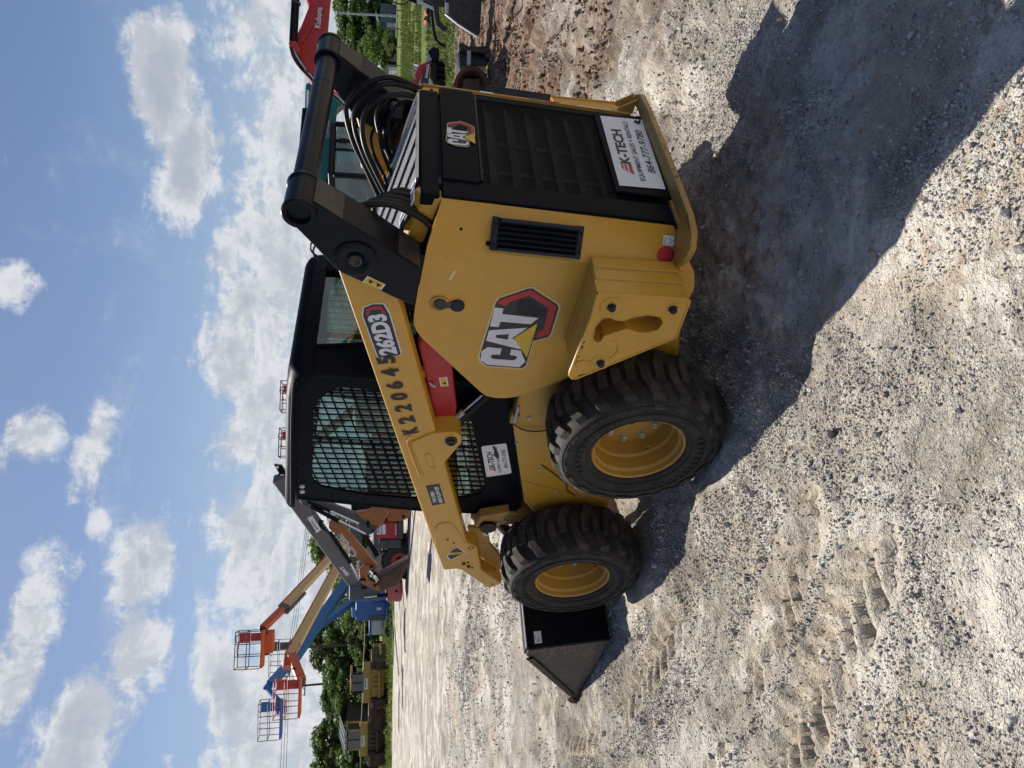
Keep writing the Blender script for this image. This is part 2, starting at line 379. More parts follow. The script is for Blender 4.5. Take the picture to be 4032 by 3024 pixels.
def near_relief(x, y):
    """relief of the gravel in metres: swells, lumps, tyre prints"""
    z = (fbm(x, y, .8, 3, 1)-.5)*.06 + (fbm(x, y, 3.1, 4, 5)-.5)*.055 + (fbm(x, y, 17, 3, 9)-.5)*.024 + (fbm(x, y, 55, 2, 12)-.5)*.010
    rough = np.clip((fbm(x, y, .55, 3, 21)-.42)*5, 0, 1)
    z = z + rough*((fbm(x, y, 7.5, 4, 33)-.5)*.075)
    clay = np.clip((-.55-y)/.8, 0, 1)*np.clip((x+2.2)/.6, 0, 1)*np.clip((6-x)/3, 0, 1)
    z = z + clay*((np.abs(fbm(x*.55+y*.2, y, 3.4, 4, 44)-.5)*-.42)+.05)
    pr = np.zeros_like(z); tm_ = np.zeros_like(z)
    for pts, wd in TRACKS[:NEAR_T]:
        P = np.array([tuple(q)[:2] for q in smooth_path([(a, b, 0) for a, b in pts], 10)])
        best = np.full(z.shape, 9.); sl = np.zeros_like(z); sd = np.zeros_like(z); acc = 0
        lo, hi = P.min(0)-.4, P.max(0)+.4
        sel = (x > lo[0]) & (x < hi[0]) & (y > lo[1]) & (y < hi[1])
        if not sel.any(): continue
        X, Y = x[sel], y[sel]; bb = np.full(X.shape, 9.); ss = np.zeros_like(X); dd = np.zeros_like(X)
        for a, b in zip(P[:-1], P[1:]):
            t = b-a; L = np.hypot(*t); t = t/L
            u = np.clip((X-a[0])*t[0]+(Y-a[1])*t[1], 0, L); ex = X-a[0]-t[0]*u; ey = Y-a[1]-t[1]*u
            d = np.hypot(ex, ey); sg = np.sign(t[0]*ey-t[1]*ex); k = d < bb
            bb[k] = d[k]; ss[k] = (acc+u)[k]; dd[k] = (d*sg)[k]; acc += L
        inside = np.clip((wd/2-np.abs(dd))/.03, 0, 1)
        lug = np.where(dd > 0, (ss+np.abs(dd)*.75)/.115, (ss+.057+np.abs(dd)*.75)/.115)
        ph = np.abs((lug % 1)-.5)*2
        fade = np.clip((fbm(X, Y, 2.3, 3, 77)-.40)*6, .04, 1)
        tm_[sel] = np.maximum(tm_[sel], np.clip((wd/2+.05-np.abs(dd))/.06, 0, 1)*fade)
        pr[sel] += inside*(np.clip((.62-ph)*6, 0, 1)*-.036+.010)*fade + np.exp(-((np.abs(dd)-wd/2-.035)/.03)**2)*.014*fade
    PRINT['mask'] = tm_
    return z*(1-.5*tm_)+pr
# wheels press the ground flat where they stand
def flat_under(x, y):
    w = np.zeros_like(x)
    for cx in (0., 1.258):
        for cy in (.69, -.69):
            w = np.maximum(w, np.clip(1.25-np.hypot((x-cx)/.20, (y-cy)/.21), 0, .25)*4)
    return np.clip(w, 0, 1)
def lines(lo, hi, step, far, grow=1.065):
    core = list(np.arange(lo, hi, step)); a = [core[-1]]; s = step
    while a[-1] < far: s *= grow; a.append(a[-1]+s)
    b = [core[0]]; s = step
    while b[-1] > -far: s *= grow; b.append(b[-1]-s)
    return np.array(b[:0:-1]+core+a[1:])
def grass_mask(a, b):
    """where the lot ends and grass begins (distance ahead, distance to the left)"""
    n = 5*(fbm(a, b, .12, 3, 3)-.5)
    lft = np.clip((a-43-n - .0*b)/1.5, 0, 1)*np.clip((b+4)/2, 0, 1)
    rgt = np.clip((a-17.5-.6*n+np.clip(-b-6, 0, 60)*.12)/1.5, 0, 1)*np.clip((-b-4)/2, 0, 1)
    return np.maximum(lft, rgt)
def clay_mask(a, b, n):
    r = np.clip((a-5.5+3*n)/5.5, 0, 1)*np.clip((-b-1.6)/1.4, 0, 1)*np.clip((20-a)/2, 0, 1)
    near = np.clip((a-3.2)/1.5, 0, 1)*np.clip((-b-.9)/.8, 0, 1)*np.clip((9-a)/3, 0, 1)*np.clip((n-.50)*5, 0, .75)
    return np.maximum(np.clip((r*1.5+n*1.6-1.10)*.85, 0, .92)*np.clip(r*2.2, 0, 1), near)
xs = lines(-2.75, 3.3, .014, 420, 1.035); ys = lines(-1.1, 2.72, .014, 420, 1.035)
GX, GY = np.meshgrid(xs, ys, indexing='ij')
gz0 = height(GX, GY)
nearw = np.clip((26-np.hypot(GX, GY))/14, 0, 1)
fl = flat_under(GX, GY)
rel = near_relief(GX, GY); pmask = PRINT['mask'].copy()
# loader ground plane is the plane of height(); relief is pulled to -6 mm under the wheels and kept under the bucket
und = np.clip((GX-1.7)/.15, 0, 1)*np.clip((2.95-GX)/.15, 0, 1)*np.clip((1.0-np.abs(GY))/.1, 0, 1)
rel = rel*(1-fl) + fl*(.004) ; rel = np.where(und > 0, np.minimum(rel, .004)*und+rel*(1-und), rel)
GZ = gz0 + rel*nearw + (1-nearw)*(fbm(GX, GY, .25, 3, 8)-.5)*.16
nx, ny = len(xs), len(ys)
co_ = np.stack([GX, GY, GZ], -1).reshape(-1, 3)
idx = np.arange(nx*ny).reshape(nx, ny)
quads = np.stack([idx[:-1, :-1], idx[1:, :-1], idx[1:, 1:], idx[:-1, 1:]], -1).reshape(-1, 4)
me = bpy.data.meshes.new('ground'); me.vertices.add(len(co_)); me.vertices.foreach_set('co', co_.ravel())
me.loops.add(quads.size); me.loops.foreach_set('vertex_index', quads.ravel().astype(np.int32))
me.polygons.add(len(quads)); me.polygons.foreach_set('loop_start', np.arange(0, quads.size, 4, dtype=np.int32)); me.polygons.foreach_set('loop_total', np.full(len(quads), 4, dtype=np.int32))
me.polygons.foreach_set('use_smooth', np.ones(len(quads), dtype=bool)); me.update(calc_edges=True)
ga = (co_[:, 0]-CAM.x)*FH.x+(co_[:, 1]-CAM.y)*FH.y; gb = (co_[:, 0]-CAM.x)*LH.x+(co_[:, 1]-CAM.y)*LH.y
gm = grass_mask(ga, gb); nn = fbm(co_[:, 0], co_[:, 1], .9, 3, 61)
for nm, arr in (('grass', gm), ('clay', clay_mask(ga, gb, nn)), ('print', pmask.reshape(-1))):
    at_ = me.attributes.new(nm, 'FLOAT', 'POINT'); at_.data.foreach_set('value', arr.astype(np.float32))
ground = bpy.data.objects.new('ground', me); C.objects.link(ground); ground['kind'] = 'structure'; ground['label'] = 'grey crushed gravel lot with tyre prints and clay patches'

def ground_material():
    m = bpy.data.materials.new('gravel'); m.use_nodes = True; t = NT(m.node_tree); b = t.n['Principled BSDF']
    g = t.new('ShaderNodeNewGeometry'); v = g.outputs['Position']
    ag = t.new('ShaderNodeAttribute', attribute_name='grass').outputs['Fac']; ac = t.new('ShaderNodeAttribute', attribute_name='clay').outputs['Fac']; ap = t.new('ShaderNodeAttribute', attribute_name='print').outputs['Fac']
    n1 = t.noise(v, .9, 5, .6, .6); n2 = t.noise(v, 3.4, 6, .62, .4); n3 = t.noise(v, 14, 5, .65); n4 = t.noise(v, 150, 3, .6)
    # packed fines: pale grey to sandy tan, brown-orange clay in smears
    n0 = t.noise(v, .35, 5, .65, .8); nb = t.noise(v, 1.6, 6, .68, .5); n5 = t.noise(v, 42, 4, .7)
    base = t.mix(t.maprange(n2, .34, .66), (.39, .345, .28), (.66, .60, .51))
    base = t.mix(t.math('MULTIPLY', t.maprange(n1, .44, .66), .75), base, (.55, .46, .34))
    base = t.mix(t.math('MULTIPLY', t.maprange(nb, .50, .58), .85), base, (.75, .70, .615))
    brown = t.math('MULTIPLY', t.maprange(t.math('ADD', t.math('MULTIPLY', n0, .35), t.math('MULTIPLY', nb, .65)), .47, .40, 0, 1), .85)
    base = t.mix(brown, base, (.29, .235, .17))
    orange = t.math('MULTIPLY', t.maprange(t.math('ADD', t.math('MULTIPLY', n1, .5), t.math('MULTIPLY', n3, .55)), .59, .69), .75)
    base = t.mix(orange, base, (.38, .20, .10))
    dusty = t.maprange(t.math('ADD', t.math('MULTIPLY', n1, .6), t.math('MULTIPLY', nb, .4)), .44, .56, 1, .22)      # packed dust hides the grit in places
    base = t.mix(t.math('MULTIPLY', t.math('MULTIPLY', t.maprange(n5, .46, .62), dusty), .40), base, (.20, .185, .165))
    base = t.mix(t.math('MULTIPLY', t.math('MULTIPLY', t.maprange(n4, .46, .66), dusty), .52), base, (.13, .125, .115))
    base = t.mix(t.math('MULTIPLY', t.math('MULTIPLY', t.maprange(t.noise(v, 95, 3, .7), .55, .68), dusty), .5), base, (.74, .71, .65))
    base = t.mix(t.math('MULTIPLY', ap, t.maprange(n3, .3, .6, .2, .6)), base, (.46, .38, .275))
    # chips of stone in three sizes, each its own grey
    hs = None
    dist = t.new('ShaderNodeCameraData')
    for sc, amt, dep in ((75., .35, .7), (130., .8, .5), (240., .9, .28)):
        wv = t.vmath('ADD', v, t.vmath('SCALE', t.new('ShaderNodeTexNoise').outputs['Color'], None)) if False else v
        vn = t.new('ShaderNodeTexVoronoi', feature='F1'); t.put(vn.inputs['Vector'], wv); vn.inputs['Scale'].default_value = sc
        cs = t.new('ShaderNodeSeparateColor'); t.l.new(vn.outputs['Color'], cs.inputs[0])
        stone = t.ramp(cs.outputs[0], [(0., (.06, .062, .066)), (.18, (.16, .16, .165)), (.45, (.36, .355, .345)), (.75, (.56, .54, .51)), (1., (.76, .74, .70))])
        present = t.math('MULTIPLY', t.math('GREATER_THAN', cs.outputs[1], 1-amt*.62), t.maprange(vn.outputs['Distance'], .30, .48, 1, 0))
        present = t.math('MULTIPLY', t.math('MULTIPLY', present, t.math('MULTIPLY_ADD', ap, -.75, 1.)), t.maprange(t.math('ADD', t.math('MULTIPLY', n1, .55), t.math('MULTIPLY', n2, .45)), .36, .56, .35, 1)); present = t.math('MULTIPLY', present, dusty)
        base = t.mix(t.math('MULTIPLY', present, .8), base, stone)
        hh = t.math('MULTIPLY', t.math('MULTIPLY', present, t.math('SUBTRACT', .5, vn.outputs['Distance'])), dep)
        hs = hh if hs is None else t.math('ADD', hs, hh)
    clay = t.mix(t.maprange(n3, .35, .65), (.10, .058, .034), (.27, .155, .090)); clay = t.mix(t.math('MULTIPLY', t.maprange(n2, .50, .64), .6), clay, (.46, .40, .33))
    base = t.mix(ac, base, clay)
    gr = t.mix(t.maprange(t.noise(v, .45, 5, .6, .5), .35, .65), (.085, .13, .028), (.17, .20, .055))
    gr = t.mix(t.math('MULTIPLY', t.maprange(t.noise(v, .16, 4, .6, .8), .56, .70), .85), gr, (.30, .22, .13))
    gr = t.mix(t.maprange(t.noise(v, 6, 4, .7), .4, .7, 0, .5), gr, (.06, .09, .02))
    base = t.mix(ag, base, gr)
    t.l.new(base, b.inputs['Base Color']); b.inputs['Roughness'].default_value = .93; b.inputs['Specular IOR Level'].default_value = .2
    h = t.math('ADD', t.math('MULTIPLY', hs, 1.5), t.math('ADD', t.math('MULTIPLY', n4, .30), t.math('ADD', t.math('MULTIPLY', n3, .5), t.math('MULTIPLY', n5, .55))))
    broad = t.bump(t.math('ADD', nb, t.math('MULTIPLY', n2, .5)), .55, .16)
    t.l.new(t.bump(h, 1.0, .028, broad), b.inputs['Normal'])
    return m
me.materials.append(ground_material())

# ---------------------------------------------------------------- loose stones lying on the gravel (uncountable)
def near_track(x, y):
    r = np.zeros(x.shape, bool)
    for pts, wd in TRACKS[:NEAR_T]:
        P = np.array([tuple(q)[:2] for q in smooth_path([(a, b, 0) for a, b in pts], 10)])
        for a in P: r |= np.hypot(x-a[0], y-a[1]) < wd*.55
    return r
STONE_RAMP = [(0, (.12, .118, .112)), (.10, (.22, .215, .205)), (.28, (.40, .385, .36)), (.62, (.53, .51, .48)), (.80, (.62, .60, .56)), (.9, (.50, .42, .33)), (.965, (.42, .26, .16)), (1., (.74, .72, .69))]
def scatter(name, label, cat, P, sc, ramp, seed, tint):
    rs = np.random.RandomState(seed); n = len(P)
    me = bpy.data.meshes.new(name); me.vertices.add(n); me.vertices.foreach_set('co', P.ravel())
    r = me.attributes.new('turn', 'FLOAT_VECTOR', 'POINT'); r.data.foreach_set('vector', (rs.rand(n, 3)*6.28).astype(np.float32).ravel())
    q = me.attributes.new('shape', 'FLOAT_VECTOR', 'POINT'); q.data.foreach_set('vector', (sc[:, None]*(np.array([[.8, .55, .4]])+rs.rand(n, 3)*np.array([[.7, .5, .4]]))).astype(np.float32).ravel())
    o = bpy.data.objects.new(name, me); C.objects.link(o); o['kind'] = 'stuff'; tag(o, label, cat)
    ng = bpy.data.node_groups.new('scatter_stones', 'GeometryNodeTree')
    ng.interface.new_socket('Geometry', in_out='INPUT', socket_type='NodeSocketGeometry'); ng.interface.new_socket('Geometry', in_out='OUTPUT', socket_type='NodeSocketGeometry')
    N, L = ng.nodes, ng.links
    gi, go = N.new('NodeGroupInput'), N.new('NodeGroupOutput')
    ico = N.new('GeometryNodeMeshIcoSphere'); ico.inputs['Radius'].default_value = 1.0; ico.inputs['Subdivisions'].default_value = 2
    sp = N.new('GeometryNodeSetPosition'); pos = N.new('GeometryNodeInputPosition')
    vz = N.new('ShaderNodeTexVoronoi'); vz.inputs['Scale'].default_value = .9
    L.new(pos.outputs[0], vz.inputs['Vector'])
    mv = N.new('ShaderNodeVectorMath'); mv.operation = 'SCALE'; L.new(pos.outputs[0], mv.inputs[0])
    mm = N.new('ShaderNodeMath'); mm.operation = 'MULTIPLY_ADD'; mm.inputs[1].default_value = -.75; mm.inputs[2].default_value = .38; L.new(vz.outputs['Distance'], mm.inputs[0]); L.new(mm.outputs[0], mv.inputs['Scale'])
    L.new(ico.outputs['Mesh'], sp.inputs['Geometry']); L.new(mv.outputs[0], sp.inputs['Offset'])
    sm = N.new('GeometryNodeSetMaterial'); L.new(sp.outputs[0], sm.inputs['Geometry'])
    iop = N.new('GeometryNodeInstanceOnPoints'); L.new(gi.outputs[0], iop.inputs['Points']); L.new(sm.outputs[0], iop.inputs['Instance'])
    for nm, sock, ty in (('turn', 'Rotation', 'FLOAT_VECTOR'), ('shape', 'Scale', 'FLOAT_VECTOR')):
        na = N.new('GeometryNodeInputNamedAttribute'); na.data_type = ty; na.inputs['Name'].default_value = nm
        if nm == 'turn':
            e = N.new('FunctionNodeEulerToRotation'); L.new(na.outputs['Attribute'], e.inputs[0]); L.new(e.outputs[0], iop.inputs[sock])
        else: L.new(na.outputs['Attribute'], iop.inputs[sock])
    L.new(iop.outputs[0], go.inputs[0])
    m = bpy.data.materials.new(name+'_material'); m.use_nodes = True; t = NT(m.node_tree); b = t.n['Principled BSDF']
    oi = t.new('ShaderNodeObjectInfo'); v = t.new('ShaderNodeTexCoord').outputs['Object']
    c = t.ramp(oi.outputs['Random'], ramp)
    c = t.mix(t.maprange(t.noise(v, 2.5, 4, .6), .4, .7, 0, .55), c, tint)
    t.l.new(c, b.inputs['Base Color']); b.inputs['Roughness'].default_value = .88; b.inputs['Specular IOR Level'].default_value = .25
    sm.inputs['Material'].default_value = m
    md = o.modifiers.new('scatter', 'NODES'); md.node_group = ng
    me.materials.append(m)
def stone_field():
    rs = np.random.RandomState(5); pts = []; scl = []
    # dense near the viewer, thinning outwards
    for n, (x0, x1, y0, y1), (smin, smax) in ((250000, (-2.75, 3.2, -.9, 2.72), (.0022, .0065)), (5000, (-2.75, 3.2, -.9, 2.72), (.0065, .013)), (160, (-2.75, 3.2, -.9, 2.72), (.012, .022)), (26, (-2.6, 3.2, -1.0, 2.6), (.022, .034)),
                                            (60000, (-2.5, 9, -5.5, -.9), (.005, .012)), (30000, (3.2, 11, -3., 3.), (.005, .013)), (500, (-2.5, 8, -5.5, -.9), (.015, .035)), (120, (3.2, 12, -4., 3.), (.016, .03))):
        x = rs.uniform(x0, x1, n); y = rs.uniform(y0, y1, n)
        k = fbm(x, y, 1.5, 4, 15)*.6+fbm(x, y, 6., 3, 19)*.4
        keep = rs.rand(n) < np.clip((k-.44)*6, .05, .8)*np.where(near_track(x, y), .15, 1); x, y = x[keep], y[keep]
        s = smin+(smax-smin)*rs.rand(len(x))**2.2
        fl_ = flat_under(x, y); ok = fl_ < .2
        x, y, s = x[ok], y[ok], s[ok]
        z = height(x, y)+near_relief(x, y)*np.clip((26-np.hypot(x, y))/14, 0, 1)+s*.30
        pts.append(np.stack([x, y, z], 1)); scl.append(s)
    P = np.concatenate(pts); sc = np.concatenate(scl)
    scatter('loose_gravel', 'loose grey stone chips scattered over the gravel lot', 'gravel', P, sc, STONE_RAMP, 6, (.42, .40, .365))
stone_field()
def clods():
    rs = np.random.RandomState(12); a = rs.uniform(5.5, 19, 60000); b = -rs.uniform(1.5, 10, 60000); x = CAM.x+FH.x*a+LH.x*b; y = CAM.y+FH.y*a+LH.y*b
    k = (clay_mask(a, b, fbm(x, y, .9, 3, 61)) > .2+.6*rs.rand(len(a))) & (fbm(x, y, 2.2, 3, 71) > .50); x, y = x[k], y[k]; s = .006+.024*rs.rand(len(x))**3
    z = height(x, y)+near_relief(x, y)*np.clip((26-np.hypot(x, y))/14, 0, 1)+s*.1
    scatter('clay_clods', 'red brown clay clods right of the loader', 'clods', np.stack([x, y, z], 1), s, [(0, (.09, .05, .03)), (.35, (.14, .075, .042)), (.7, (.21, .12, .072)), (.9, (.33, .25, .18)), (1., (.5, .45, .4))], 14, (.22, .14, .09))
clods()

# ================================================================ skid steer loader (built in its own frame: x ahead, y left, z up)
LO = thing('skid_steer_loader', 'yellow and black skid steer loader parked in the foreground with bucket on the gravel', 'skid steer')
LO.matrix_world = RG.to_4x4()
XL, ZU, XR = Vector((-1, 0, 0)), Vector((0, 0, 1)), Vector((0, -1, 0))

# --- wheels
def tyre_mesh():
    R, hw = .392, .145
    prof = [(.215, .118), (.226, .142), (.262, .160), (.310, .163), (.345, .156), (.362, .160), (.371, .152), (.381, .135), (.388, .09), (.391, 0)]
    prof = prof + [(r, -h) for r, h in prof[-2::-1]]
    mb = MB().lathe(prof, n=56); lm = MB()
    N = 20
    def surf(y, e): # radius of the carcass at a place across the tread, plus lug height
        base = np.interp(abs(y), [0, .09, .135, .160, .170], [.391, .388, .379, .352, .334]); return base+e
    for side in (1, -1):
        for k in range(N):
            a0 = 2*math.pi*(k+(0 if side > 0 else .5))/N
            st = [(-.040, .000, .027), (.045, .004, .030), (.085, .045, .033), (.132, .105, .040), (.166, .140, .043)]
            v = []
            for (yy, da, w) in st:
                e = .023 if yy < .12 else .020 if yy < .15 else .005
                for sgn in (-1, 1):
                    for lift, slim in ((-.006, 1.15), (e, .86)):
                        r = surf(yy, lift); a = a0+da+sgn*w/.40*slim*.76
                        v.append(Vector((r*math.cos(a), side*yy, r*math.sin(a))))
            f = []
            for i in range(len(st)-1):
                b = i*4; q = b+4
                f += [(b+1, b+3, q+3, q+1), (b, b+1, q+1, q), (b+3, b+2, q+2, q+3)]
            f += [(0, 2, 3, 1), (len(v)-4, len(v)-3, len(v)-1, len(v)-2)]
            lm.add(v, f)
    # bars and rings moulded in the sidewall
    for r, h in ((.350, .1605), (.300, .1665), (.246, .1535)):
        mb.lathe([(r-.004, h-.004), (r-.002, h+.003), (r+.002, h+.003), (r+.004, h-.004)], n=48)
    for k in range(46):
        if 8 < k % 23 < 21:
            a = 2*math.pi*k/46; c = Vector((.282*math.cos(a), .1655, .282*math.sin(a))); e = Vector((math.cos(a), 0, math.sin(a))); g = Vector((-math.sin(a), 0, math.cos(a)))
            mb.plate([c-e*.012-g*.005, c+e*.012-g*.005, c+e*.012+g*.004, c-e*.012+g*.004], (0, 1, 0), .003)
    return mb, lm
tm = None
for (cx, sy, lab) in ((0., 1, 'rear'), (1.258, 1, 'front'), (0., -1, 'rear'), (1.258, -1, 'front')):
    piv = bpy.data.objects.new('wheel', None); C.objects.link(piv); piv.parent = LO
    piv.location = (cx, sy*.650, .398); piv.rotation_euler = (0, rad({0: 11, 1: 47}[int(cx > 0)]+(70 if sy < 0 else 0)), 0 if sy > 0 else math.pi)
    if tm is None:
        tm_, lm_ = tyre_mesh(); ty = tm_.build('tyre', RUB, piv, angle=32); tm = ty; trd = lm_.build('tread', LUG, piv, bevel=.0022, angle=32); trd['kind'] = 'stuff'
        rim = MB().lathe([(.219, .118), (.2225, .130), (.2165, .134), (.209, .128), (.206, .105), (.196, .092), (.192, .030), (.182, .018), (.178, -.045), (.172, -.06), (.135, -.062)], n=56).build('rim', RIMY, piv, angle=30)
        hub = MB().lathe([(.180, -.058), (.150, -.046), (.085, -.046), (.082, -.040), (.070, -.038), (.0, -.037)], n=40).build('hub', RIMY, piv, angle=30)
        hub2 = MB().lathe([(.012, -.0372), (.010, -.030), (.0, -.030)], n=12).build('hub_cap', DUSTB, piv)
        nuts = []
        for k in range(8):
            a = 2*math.pi*(k+.3)/8; c = (.117*math.cos(a), -.048, .117*math.sin(a))
            nuts.append(MB().lathe([(.023, 0), (.022, .005), (.017, .006), (.017, .022), (.012, .025), (.010, .031), (0, .031)], c, 'y', 6 if k % 1 else 6).build('wheel_nut', STEEL, piv, angle=20))
        val = MB(); vc = Vector((.158, .02, -.085))
        val.tube(smooth_path([vc+Vector((.012, -.02, -.028)), vc+Vector((-.012, -.012, -.02)), vc+Vector((-.022, -.01, 0)), vc+Vector((-.008, -.012, .02)), vc+Vector((.016, -.02, .026))], 4), .0035, 6)
        val.tube([vc+Vector((.02, -.02, 0)), vc+Vector((-.012, .01, 0))], .0055, 8)
        val = val.build('valve_guard', RIMY, piv)
        wheel_parts = [ty, trd, rim, hub, hub2, val]+nuts
    else:
        for q in wheel_parts:
            c_ = q.copy(); C.objects.link(c_); c_.parent = piv

# --- bodywork
MB().prism([(-.66, .345), (-.30, .235), (1.10, .215), (1.10, .60), (.95, .72), (.22, .93), (-.40, .93), (-.86, .60), (-.86, .46)], -.46, .46).build('chassis', YEL, LO, bevel=.006)
def both(mb): return mb.mirror_y()
# seams, bolts and cable on the lower frame
for (x, z) in ((.19, .85), (.30, .62), (.62, .70), (.60, .50), (.85, .56), (.86, .40), (.97, .66), (.40, .87)):
    MB().lathe([(.011, 0), (.010, .004), (.007, .005), (.007, .012), (0, .012)], (x, .459, z), 'y', 6).build('bolt', STEEL, LO, angle=20)
MB().beam((.74, .461, .78), (.90, .461, .26), .003, .008).build('frame_seam', YELD, LO)
MB().tube(smooth_path([(.23, .475, .93), (.27, .48, .86), (.28, .475, .78), (.25, .47, .70), (.20, .465, .64)], 4), .004, 6).build('brake_cable', RUST, LO)
MB().tube(smooth_path([(.58, .462, .70), (.66, .472, .60), (.74, .472, .52), (.80, .47, .50), (.86, .465, .44)], 4), .004, 6).build('lock_cable', RUST, LO)
MB().box(.16, .22, .44, .485, .90, .945).build('latch', YELD, LO, bevel=.004)
MB().tube([(.20, .488, .925), (.08, .488, .925)], .008, 8).build('latch_pin', STEEL, LO)

panel = [(-.849, 1.464), (-.679, 1.473), (-.493, 1.481), (-.446, 1.478), (-.412, 1.465), (-.37, 1.438), (-.060, 1.143), (-.028, 1.108), (-.016, 1.06), (-.019, 1.011), (-.035, .960), (-.19, .746), (-.381, .494), (-.457, .358), (-.778, .358), (-.855, .388)]
rear_edge = [(-.855, .388), (-.997, .505), (-1.002, 1.424), (-.849, 1.464)]
def rear_y(x): return .53-(x+.85)/(-.15)*.098
for s in (1, -1):
    mb = MB().prism(panel, s*.53, s*.518)
    mb.plate([(x, s*rear_y(x), z) for x, z in rear_edge], (0, -s, 0), .012)
    p_ = mb.build('side_panel', YEL, LO, angle=60)
    # louvred vent on the tapering rear part
    vx = lambda f: -.862+f*(-.102)
    def vp(f, z, out=0.):
        x = vx(f); n = Vector((-.547, .837, 0)); q = Vector((x, rear_y(x), z))+n*out; return Vector((q.x, s*q.y, q.z))
    fr = MB()
    for (f0, f1, z0, z1, h) in ((-.02, 1.02, .875, .898, .034), (-.02, 1.02, 1.205, 1.228, .034), (-.0, .10, .898, 1.205, .050), (.90, 1.0, .898, 1.205, .074)):
        fr.add([vp(f, z, h_) for h_ in (.0, h) for f, z in ((f0, z0), (f1, z0), (f1, z1), (f0, z1))], [(0, 1, 2, 3), (7, 6, 5, 4), (0, 4, 5, 1), (1, 5, 6, 2), (2, 6, 7, 3), (3, 7, 4, 0)])
    vent = fr.build('vent', PLAS, LO, bevel=.003)
    MB().add([vp(f, z, .002) for f, z in ((.05, .89), (.95, .89), (.95, 1.21), (.05, 1.21))], [(0, 1, 2, 3)]).build('vent_back', DARK, vent)
    for k in range(5):
        f0 = .12+k*.165
        MB().add([vp(f, z, h_) for f, h_ in ((f0, .014), (f0+.105, .052), (f0+.125, .050), (f0+.02, .010)) for z in (.899, 1.204)],
                 [(0, 1, 3, 2), (2, 3, 5, 4), (4, 5, 7, 6), (6, 7, 1, 0), (0, 2, 4, 6), (1, 7, 5, 3)]).build('vent_slat', PLAS, vent)
    for (f, z) in ((.2, 1.217), (.8, 1.217), (.2, .887), (.8, .887)):
        MB().sphere(vp(f, z, .034), .005, 8, 4).build('vent_screw', BLK, vent)
# solid dark core behind the panels, stands in for the engine bay's darkness
MB().prism([(-.90, .50), (-.90, 1.44), (-.86, 1.46), (-.30, 1.40), (-.10, 1.1), (-.10, .6), (-.86, .38)], -.425, .425).build('bay_darkness_core', DARK, LO)
# pin pocket in the left panel
pk = MB(); pk.lathe([(.040, .0), (.040, .006), (.031, .008), (.028, .002), (.0, .002)], (-.573, .53, 1.385), 'y', 24)
pk.build('pin_boss', YELD, LO); MB().lathe([(.026, .004), (.024, .009), (0, .009)], (-.573, .53, 1.382), 'y', 16).build('pin_hole', DUSTB, LO)
MB().lathe([(.030, 0), (.030, .008), (.026, .011), (0, .012)], (-.571, .53, 1.312), 'y', 20).build('rubber_plug', PLAS, LO)
MB().box(-.588, -.556, .530, .540, 1.325, 1.372).build('pin_strap', DUSTB, LO, bevel=.005)
for (x, z, r) in ((-.916, 1.342, .006), (-.88, 1.235, .010)):
    MB().sphere((x, rear_y(x)+.001, z), r, 10, 5).build('panel_plug', BLK, LO)
MB().plate([(-.700, .5305, 1.365), (-.697, .5305, 1.352), (-.745, .5305, 1.341), (-.752, .5305, 1.348)], (0, 1, 0), .0006).build('paint_scratch', CREAMD, LO)
# red reflector and small sticker
rn_ = Vector((-.547, .837, 0)); 
def on_rear(x, z, o=.001): return Vector((x, rear_y(x), z))+rn_*o
c0 = on_rear(-.904, .521); e1 = Vector((-.837, -.547, 0))
MB().plate([c0+e1*.033*math.cos(w)+ZU*.036*math.sin(w) for w in np.linspace(0, 2*math.pi, 25)[:-1]], rn_, .002).build('reflector', REDD, LO)
stk = MB().plate([on_rear(-.966, .543), on_rear(-.966, .497), on_rear(-.934, .492), on_rear(-.934, .538)], rn_, .001).build('sticker', WHT, LO)
g_ = MB()
for k in range(5): g_.plate([on_rear(-.960+.005*k, .536, .0024), on_rear(-.960+.005*k, .530, .0024), on_rear(-.958+.005*k, .530, .0024), on_rear(-.958+.005*k, .536, .0024)], rn_, .0004)
g_.tube([on_rear(-.958, .520, .0025), on_rear(-.952, .503, .0025), on_rear(-.945, .503, .0025), on_rear(-.940, .520, .0025)], .0012, 5)
g_.build('sticker_mark', GRND, stk)

# --- external counterweights: three stacked plates each side
cw_out = [(-.881, .837), (-.898, .492), (-.887, .475), (-.698, .461), (-.420, .800), (-.418, .818), (-.436, .834), (-.457, .836), (-.652, .832), (-.767, .829)]
slot = [(-.649, .795), (-.715, .802), (-.765, .786), (-.772, .757), (-.763, .735), (-.761, .698), (-.782, .672), (-.803, .612), (-.798, .56), (-.768, .539), (-.73, .547), (-.707, .585), (-.706, .625), (-.719, .674), (-.691, .722), (-.672, .752), (-.642, .756), (-.632, .775)]
def keyhole(outer, hole):
    i = min(range(len(outer)), key=lambda k: (outer[k][0]-hole[0][0])**2+(outer[k][1]-hole[0][1])**2)
    return outer[:i+1]+[hole[0]]+hole[1:][::1]+[hole[0]]+outer[i:]
def area(p): return sum(a[0]*b[1]-b[0]*a[1] for a, b in zip(p, p[1:]+p[:1]))
if area(slot)*area(cw_out) > 0: slot = slot[::-1]
def shifted(p, dx, dz, k=1.): return [((x+.66)*k-.66+dx, (z-.65)*k+.65+dz) for x, z in p]
